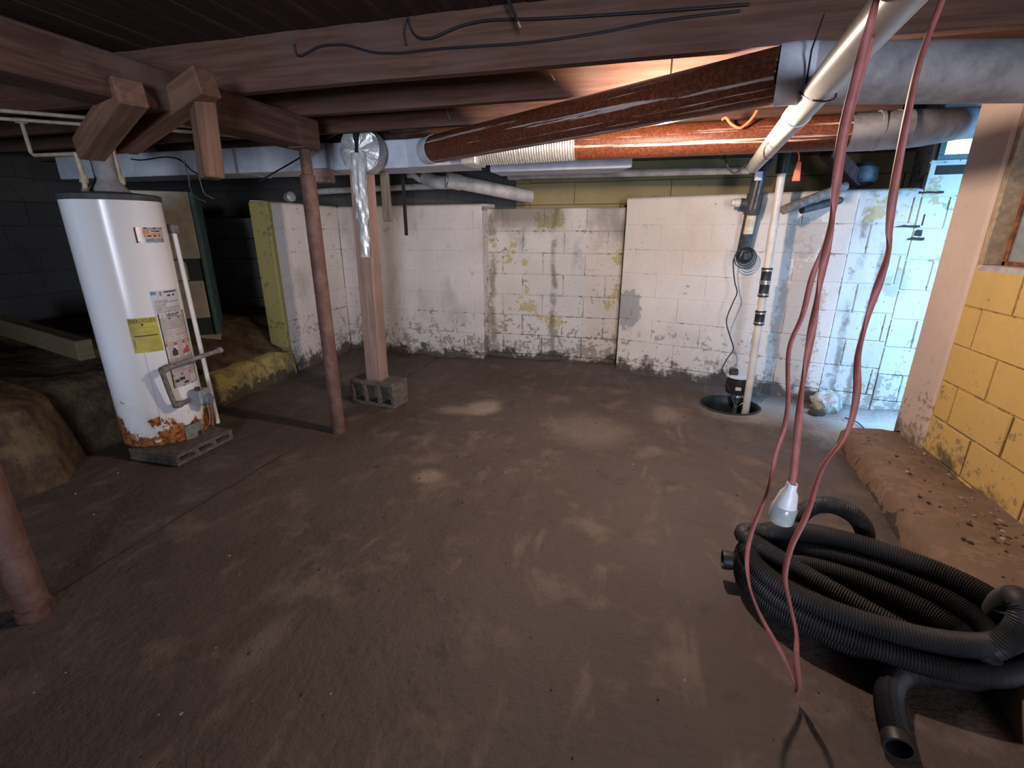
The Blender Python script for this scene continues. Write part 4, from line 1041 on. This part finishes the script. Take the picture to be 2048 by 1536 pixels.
# black upright pipe with tee, tape label, plug and cord
bk = thing('vent_pipe', 'dusty black upright pipe fixed to the cream wall with a pale tape label', 'pipe', (.72, 4.05, 1.2))
K0 = atY(1486, 505, 4.10); K1 = atY(1520, 345, 4.0)
m = MB(); m.tube([rel(K0.lerp(K1, i / 6), bk) for i in range(7)], .046, 20); m.build('pipe_run', M['abs'], bk, smooth=True)
dk = (K1 - K0).normalized()
q = K0.lerp(K1, .62); m = MB(); m.tube([rel(q - dk * .07, bk), rel(q + dk * .07, bk)], .055, 20); m.build('tee_fitting', M['abs'], bk, smooth=True)
m = MB(); m.tube([rel(q, bk), rel(q + Vector((-.09, .0, .01)), bk)], .034, 16); m.build('tee_branch', M['abs'], bk, smooth=True)
m = MB(); m.tube([rel(q + Vector((-.085, .0, .01)), bk), rel(q + Vector((-.125, .0, .012)), bk)], .030, 16); m.tube([rel(q + Vector((-.12, .0, .012)), bk), rel(q + Vector((-.15, .0, .014)), bk)], .022, 16); m.build('pvc_cap', M['pvc'], bk, smooth=True)
m = MB(); q = K0.lerp(K1, .36)
for i in range(9):
    a = -PI / 2 - .75 + 1.5 * i / 8
    for h in (-.065, .075): p = q + dk * h; m.v.append(tuple(rel((p.x + .0475 * math.cos(a), p.y + .0475 * math.sin(a), p.z), bk)))
for i in range(8): m.f.append((2 * i, 2 * i + 2, 2 * i + 3, 2 * i + 1)); m.mi.append(0)
m.build('tape_label', simple('cream_tape', (.62, .52, .36), .6), bk)
m = MB(); m.bar(rel(atY(1500, 420, 3.98), bk), rel(atY(1517, 352, 3.93), bk), .012, .01); m.bar(rel(atY(1509, 418, 3.98), bk), rel(atY(1524, 355, 3.93), bk), .012, .01); m.build('strap_bracket', M['iron'], bk)
q = atY(1517, 352, 3.925); m = MB(); m.box(rel(q, bk) + Vector((-.025, -.008, -.03)), rel(q, bk) + Vector((.025, .008, .03))); m.build('bracket_plate', M['galv'], bk, bevel=.004)
K2 = atY(1560, 290, 3.9); m = MB(); m.tube([rel(K1, bk), rel(K1.lerp(K2, .5), bk), rel(K2, bk)], .044, 20); m.build('pipe_elbow', M['abs'], bk, smooth=True)
ol = thing('outlet_box', 'round black outlet with plug at the foot of the black pipe', 'outlet', tuple(atY(1489, 512, 4.06)))
m = MB(); m.lathe((0, 0, 0), [(0, -.03), (.045, -.03), (.058, -.02), (.058, .03), (.03, .04), (0, .04)], 24, axis=(0, 1, 0)); m.build('box', M['black'], ol, smooth=True)
m = MB(); m.box((-.022, -.055, -.03), (.022, -.025, .03)); m.build('plug', M['rubber'], ol, bevel=.006)
m = MB()
for k in range(3):
    rr = .052 + .012 * k; m.tube([(rr * math.cos(t), -.032 - .004 * k, rr * math.sin(t) - .006 * k) for t in [2 * PI * i / 26 for i in range(27)]], .004, 6, caps=False)
m.build('coiled_cord', M['wire'], ol, smooth=True)
Yc = 3.98
cpts = [atY(x, y, Yc) for x, y in ((1480, 500), (1467, 520), (1469, 560), (1474, 585), (1466, 605), (1453, 640), (1459, 670), (1467, 697), (1456, 715), (1444, 738), (1449, 750))] + [atY(1455, 770, 3.80), atY(1466, 795, 3.77), atY(1473, 808, 3.77), atY(1480, 800, 3.78)]
m = MB(); m.tube(spline(cpts, 6), .0045, 8); tag(m.build('pump_cord', M['wire'], None, smooth=True), 'thin black cord wriggling down the cream wall to the pump', 'cord')

# ledge pipes and scraps at right
for k, (a, b, r_, lab) in enumerate((((1567, 420, 3.72), (1690, 372, 4.0), .030, 'grey pipe stub jutting over the ledge beside the sump pipe'), ((1604, 420, 3.85), (1690, 398, 4.05), .026, 'second grey pipe stub lying on the ledge below the first'))):
    m = MB(); p, q = atY(*a), atY(*b); m.tube([p, p.lerp(q, .5), q], r_, 18); m.lathe(p, [(r_ * .7, -.001), (0, .0)], 14, axis=(p - q).normalized())
    tag(m.build('pipe_stub', M['iron'] if k == 0 else M['abs'], None, smooth=True), lab, 'pipe', 'old pipe stubs on the ledge')
timber('ledge_timber', 'dark timber strut leaning down behind the hanging cord', atY(1655, 300, 4.0), atY(1712, 362, 4.25), .09, .09, M['plank'], None)
m = MB(); m.lathe((0, 0, 0), [(0, -.05), (.08, -.05), (.10, -.02), (.10, .05), (.06, .09), (0, .09)], 18, axis=(0, .2, 1)); o = m.build('drain_fitting', M['abs'], None, smooth=True); o.location = atY(1722, 355, 4.25); tag(o, 'black drain fitting on the ledge between the cords', 'pipe fitting')

# ------------------------------------------------------------------ cables, scraps, ties
def cable(name, pts, r, mat, label, cat='cable', group=None, n=8, seg=6):
    m = MB(); m.tube(spline(pts, n), r, seg); o = m.build(name, mat, None, smooth=True); return tag(o, label, cat, group)
JY = 2.042
cable('joist_cable', [atY(x, y, JY) for x, y in ((588, 88), (598, 112), (640, 93), (690, 90), (745, 104), (800, 106), (860, 99), (960, 92), (1060, 85), (1200, 65), (1330, 40), (1480, 22))], .0045, M['wire'], 'lower black cable stapled along the front joist', 'cable', 'black cables on the front joist')
cable('joist_cable', [atY(x, y, JY - .006) for x, y in ((812, 90), (808, 60), (815, 35), (822, 58), (838, 75), (868, 74), (920, 52), (980, 40), (1080, 37), (1200, 30), (1320, 22), (1500, 8))], .0045, M['wire'], 'upper black cable looping along the front joist', 'cable', 'black cables on the front joist')
cs = thing('cable_end', 'cut cable end hanging from the subfloor with bare copper tip', 'cable', tuple(atY(1020, 10, 1.95)))
p, q = atY(1012, -10, 1.95), atY(1036, 44, 1.95)
m = MB(); m.tube([rel(p, cs), rel(p.lerp(q, .5), cs), rel(q, cs)], .006, 8); m.build('sheath', M['wire'], cs, smooth=True)
m = MB(); m.tube([rel(q, cs), rel(q + (q - p).normalized() * .02, cs)], .004, 8); m.build('copper_tip', simple('bright_copper', (.6, .42, .25), .4, .4), cs, smooth=True)
timber('wood_splinter', 'pale splinter of wood hanging below the brown joist', atY(1094, 135, 2.36), atY(1110, 161, 2.36), .012, .006, simple('pale_splinter', (.75, .62, .45), .7), None, 0, 'splinter')
cable('slack_cable', [atY(x, y, 3.02) for x, y in ((740, 245), (700, 256), (650, 280), (615, 306), (575, 330), (540, 350), (520, 362))], .006, M['wire'], 'thin black cable drooping from the foil cap to the left', 'cable')
cable('slack_cable', [atY(x, y, 3.0) for x, y in ((762, 252), (785, 262), (820, 264), (850, 258), (872, 248), (880, 246))], .007, M['wire'], 'short black cable sagging between the foil cap and the brown duct', 'cable')
m = MB(); p, q = atY(801, 290, 3.87), atY(813, 471, 3.87); m.bar(p, q, .030, .006); tag(m.build('hanging_strap', M['black'], None), 'black flat strap hanging against the white wall', 'strap')
for pts, lab in ((((368, 318), (370, 338), (377, 355), (380, 375), (390, 393), (412, 404)), 'pale bare wire curling down beside the furnace, longer one'), (((392, 322), (398, 352), (403, 372), (410, 388), (428, 398)), 'pale bare wire curling down below the timber stub, shorter one')):
    cable('loose_wire', [atY(x, y, 3.24) for x, y in pts], .0028, M['pvc_dirty'], lab, 'wire', 'loose pale wires')
cable('loose_wire', [atY(x, y, 3.255) for x, y in ((262, 318), (285, 320), (330, 314), (360, 320), (382, 340), (400, 350))], .005, M['wire'], 'black wire bending across the dark duct above the heater', 'wire')
cable('pipe_tie', [atY(x, y, 3.55) for x, y in ((1428, 310), (1445, 317), (1452, 308), (1450, 318), (1458, 338), (1470, 346), (1485, 335), (1500, 322))], .006, M['wire'], 'black wire end looping off the white pipe corner', 'wire')
cable('nail_wire', [atY(x, y, 2.94) for x, y in ((890, 210), (894, 222), (900, 240))], .0022, M['stone'], 'short bright wire poking from the brown joist edge', 'wire')
tz = thing('tag_wire', 'orange wire and tag dangling beside the white pipe', 'wire', tuple(atY(1597, 340, 3.35)))
pp = [atY(x, y, 3.26) for x, y in ((1545, 240), (1566, 262), (1580, 270), (1590, 295), (1598, 310), (1596, 328))]
m = MB(); m.tube([rel(p, tz) for p in spline(pp, 5)], .004, 8); m.build('lead', M['orange'], tz, smooth=True)
m = MB(); c = rel(atY(1595, 342, 3.35), tz); m.hexa([c + Vector((-.022, -.008, -.055)), c + Vector((.022, -.008, -.055)), c + Vector((.022, .008, -.055)), c + Vector((-.022, .008, -.055)), c + Vector((-.012, -.006, .05)), c + Vector((.012, -.006, .05)), c + Vector((.012, .006, .05)), c + Vector((-.012, .006, .05))]); m.build('tag', M['orange'], tz, bevel=.004)
cable('orange_wire', [atY(x, y, 3.05) for x, y in ((1517, 214), (1505, 235), (1490, 250), (1478, 256), (1462, 248), (1452, 236), (1443, 240))], .007, M['orange'], 'orange wire scrap curling above the lit duct', 'wire')
cable('orange_wire', [atY(x, y, 3.3) for x, y in ((1483, 305), (1510, 300), (1540, 294))], .006, M['orange'], 'orange wire end pointing left below the lit duct', 'wire')
cable('pipe_tie', [atZ(x, y, z) for x, y, z in ((1552, 262, 1.76), (1540, 280, 1.70), (1528, 300, 1.66), (1532, 318, 1.66), (1550, 310, 1.70), (1546, 285, 1.75), (1552, 262, 1.77))], .004, simple('red_twine', (.35, .10, .07), .6), 'dark red twine wound round the white pipe', 'twine')

# ------------------------------------------------------------------ extension cord hanging in front
ec = thing('extension_cord', 'faded red extension cord hanging in a long loop with a clear plug end', 'extension cord', (.5, 1.24, 0))
def strand(pts, r, nm, ph):
    P = spline([rel(p, ec) for p in pts], 9)
    m = MB(); m.tube(P, r, 10, flat=.62, twist=lambda t: ph + 5.0 * math.sin(t * 5.0 + ph)); m.build(nm, M['cord'], ec, smooth=True)
s1 = [((1768, -60), .00), ((1753, 0), .0), ((1720, 128), .0), ((1687, 256), .0), ((1672, 365), .0), ((1662, 450), .0), ((1641, 560), .0), ((1622, 670), .0), ((1603, 785), .0), ((1596, 860), .0), ((1588, 940), .0), ((1580, 985), .0)]
strand([atY(x, y, 1.18 - .03 * k / 11) for k, ((x, y), _) in enumerate(s1)], .0085, 'cord_strand', .3)
s2 = [(1905, -60), (1884, 0), (1840, 120), (1815, 230), (1790, 365), (1779, 450), (1777, 500), (1760, 560), (1738, 625), (1716, 710), (1713, 790), (1693, 868), (1645, 935), (1614, 1028), (1582, 1095), (1570, 1154), (1580, 1210), (1592, 1265), (1593, 1320), (1597, 1372), (1594, 1386)]
Yb = [1.30] * 14 + [1.29, 1.28, 1.27, 1.26, 1.25, 1.24, 1.235]
strand([atY(x, y, Yb[k] - .04) for k, (x, y) in enumerate(s2)], .0085, 'cord_strand', 1.2)
s3 = [(1594, 1386), (1590, 1370), (1570, 1319), (1520, 1229), (1497, 1160), (1498, 1082), (1534, 984), (1553, 905), (1570, 850), (1576, 800), (1578, 700), (1605, 630), (1624, 555), (1650, 487), (1668, 418), (1682, 330), (1700, 240), (1735, 100), (1762, -20)]
strand([atY(x, y, 1.195 + .10 * min(1, k / 8)) for k, (x, y) in enumerate(s3)], .0065, 'cord_strand', 2.0)
pa, pb = atY(1582, 975, 1.15), atY(1563, 1032, 1.15)
dpv = (pb - pa).normalized()
m = MB(); m.lathe(rel(pa, ec), [(0, -.012), (.012, -.012), (.013, .004), (.020, .016), (.026, .05), (.026, .052)], 16, axis=dpv); o = m.build('socket_body', M['plug_white'], ec, smooth=True); o['label'] = 'milky socket body'
m = MB(); m.lathe(rel(pa, ec), [(.0265, .05), (.029, .054), (.029, .092), (.026, .096), (0, .096)], 16, axis=dpv); o = m.build('socket_face', M['clear'], ec, smooth=True); o['label'] = 'clear plastic socket face'

# ------------------------------------------------------------------ black corrugated hose coil
ho = thing('corrugated_hose', 'black corrugated drain hose coiled on the floor by the footing', 'hose', (.85, 1.58, 0))
HRr = .033
cxh, cyh = .84, 1.575
path = []
def H(x, y, z): path.append(Vector((x - .85, y - 1.58, z)))
H(.735, 1.095, .036); H(.752, 1.18, .036); H(.785, 1.27, .036); H(.85, 1.345, .036); H(.96, 1.38, .036); H(1.08, 1.40, .036); H(1.17, 1.46, .036)
th0 = -.2
rings = []
turns = [(.40, .235, .036), (.36, .20, .040), (.31, .165, .05), (.26, .135, .045), (.32, .18, .105), (.365, .215, .105), (.40, .25, .108), (.36, .22, .170)]
N = 16; cr, sr = math.cos(R(-20)), math.sin(R(-20)); cxh, cyh = .835, 1.60
tot = len(turns) * N - 6
for i in range(tot):
    t = i / N; k = int(t); f = t - k
    a0 = turns[k]; a1 = turns[min(k + 1, len(turns) - 1)]
    rx = a0[0] + (a1[0] - a0[0]) * f; ry = a0[1] + (a1[1] - a0[1]) * f; z = a0[2] + (a1[2] - a0[2]) * f
    an = -.35 + 2 * PI * t; ex = rx * math.cos(an); ey = ry * math.sin(an)
    H(cxh + ex * cr - ey * sr + .014 * nz(i, 1, .3), cyh + ex * sr + ey * cr + .014 * nz(i, 2, .3), z + .01 * nz(i, 5, .21))
def Z7(x, y, Y): p = atY(1400 + x / 2.239, 850 + y / 2.239, Y); H(p.x, p.y, p.z)
# the right-hand kink standing up over the footing
Z7(1120, 1035, 1.40); Z7(1300, 1005, 1.37); Z7(1410, 930, 1.38); Z7(1450, 840, 1.40); Z7(1415, 775, 1.44); Z7(1350, 800, 1.52); Z7(1305, 870, 1.62); Z7(1235, 900, 1.70)
Z7(1160, 800, 1.76); Z7(1010, 690, 1.82); Z7(860, 620, 1.86); Z7(740, 600, 1.90)
for x, y in ((722, 545), (738, 480), (690, 405), (590, 358), (490, 372), (425, 440), (420, 530)): Z7(x, y, 1.93)
Z7(430, 600, 1.84); Z7(400, 632, 1.75); Z7(320, 632, 1.70); Z7(220, 618, 1.69); Z7(105, 602, 1.69)
HP = resample(spline(path, 10), .004)
m = MB()
m.tube(HP, [HRr + (.0021 if i % 2 else -.0021) for i in range(len(HP))], 14, caps=False)
m.build('hose_wall', M['hose'], ho, smooth=True, angle=80)
for pnt, nx_ in ((HP[0], HP[3]), (HP[-1], HP[-4])):
    d = (pnt - nx_).normalized(); m = MB(); m.lathe(pnt, [(HRr + .002, -.03), (HRr + .004, -.005), (HRr + .003, .004), (HRr - .004, .004), (HRr - .005, -.06), (0, -.06)], 18, axis=d); m.build('hose_end', M['rubber'], ho, smooth=True)

# ------------------------------------------------------------------ small things on the floor and ledges
def lump(r, seed, flat=.55, n=1):
    bm = bmesh.new(); bmesh.ops.create_icosphere(bm, subdivisions=n, radius=r)
    for v in bm.verts:
        k = 1 + .35 * mnoise.noise(v.co * (2.2 / r) + Vector((seed, seed * 2, 0))); v.co = Vector((v.co.x * k, v.co.y * k, v.co.z * k * flat))
    vs = [tuple(v.co) for v in bm.verts]; fs = [tuple(v.index for v in f.verts) for f in bm.faces]; bm.free(); return vs, fs
rr = random.Random(11)
mw, mk = MB(), MB()
for i in range(360):
    x = rr.uniform(-2.8, 1.5); y = rr.uniform(.3, 4.3)
    if math.hypot(x - PIT[0], y - PIT[1]) < .24: continue
    r_ = rr.choice((.002, .0025, .003, .004, .006)); vs, fs = lump(r_, i * 1.3, .5)
    z = hfloor(x, y) + r_ * .25
    if x > 1.05 + (y - .9) * .105 and y < 3.2: z = .125
    (mw if rr.random() < .22 else mk).add([(a + x, b + y, c + z) for a, b, c in vs], fs)
for i in range(90):
    y = rr.uniform(1.5, 3.1); x = rr.uniform(1.32, 1.6); r_ = rr.choice((.004, .006, .010)); vs, fs = lump(r_, i * 2.1, .5)
    (mw if rr.random() < .3 else mk).add([(a + x, b + y, c + .128) for a, b, c in vs], fs)
tag(mw.build('gravel', M['stone']), 'pale chips of paint and stone scattered over the floor', None, None, 'stuff')
tag(mk.build('clods', M['clod']), 'dark crumbs of dirt scattered over the floor', None, None, 'stuff')
# board lying on the crawl-space dirt
timber('lying_board', 'board lying on the crawl space dirt with a pale cut end', atX(172, 700, -3.42), atX(172, 700, -3.42) + Vector((-1.2, .25, .06)), .09, .13, M['plank_end'], None, 0, 'board')
p = atX(577, 378, -3.21); p.z -= .068; m = MB(); m.lathe((0, 0, 0), [(0, -.06), (.03, -.06), (.034, -.03), (.045, -.02), (.045, .03), (.03, .04), (0, .04)], 18, axis=(.9, -.3, .1)); o = m.build('pipe_valve', M['alum'], None, smooth=True); o.location = p; tag(o, 'small shiny grey valve on the ledge left of the rusty pole', 'valve')
p = atZ(645, 352, 1.667); m = MB(); m.box((-.07, -.05, -.045), (.07, .05, .045)); o = m.build('brick_piece', simple('pink_brick', (.42, .25, .21), .9, scale=50), None, bevel=.006); o.location = p; tag(o, 'pinkish brick piece wedged under the trunk duct by the pole', 'brick')
# nook: broken cement lump and dark drain hole by the corner
p = atZ(1640, 790, .05); vs, fs = lump(.10, 5, .9, 3); m = MB(); m.add(vs, fs); o = m.build('cement_lump', M['nook'], None, smooth=True); o.location = (1.42, 3.86, .06); tag(o, 'whitened cement lump at the foot of the nook corner', 'cement')
vs, fs = lump(.055, 9, .35, 2); m = MB(); m.add(vs, fs); o = m.build('mud_clod', M['clod'], None, smooth=True); o.location = tuple(atZ(1632, 826, .01)); tag(o, 'black clod of mud in front of the cement lump', 'clod')
cable('floor_wire', [tuple(atZ(x, y, .016)) for x, y in ((1690, 835), (1715, 845), (1735, 865), (1752, 885))], .004, M['wire'], 'short dark wire lying on the daylit nook floor', 'wire')
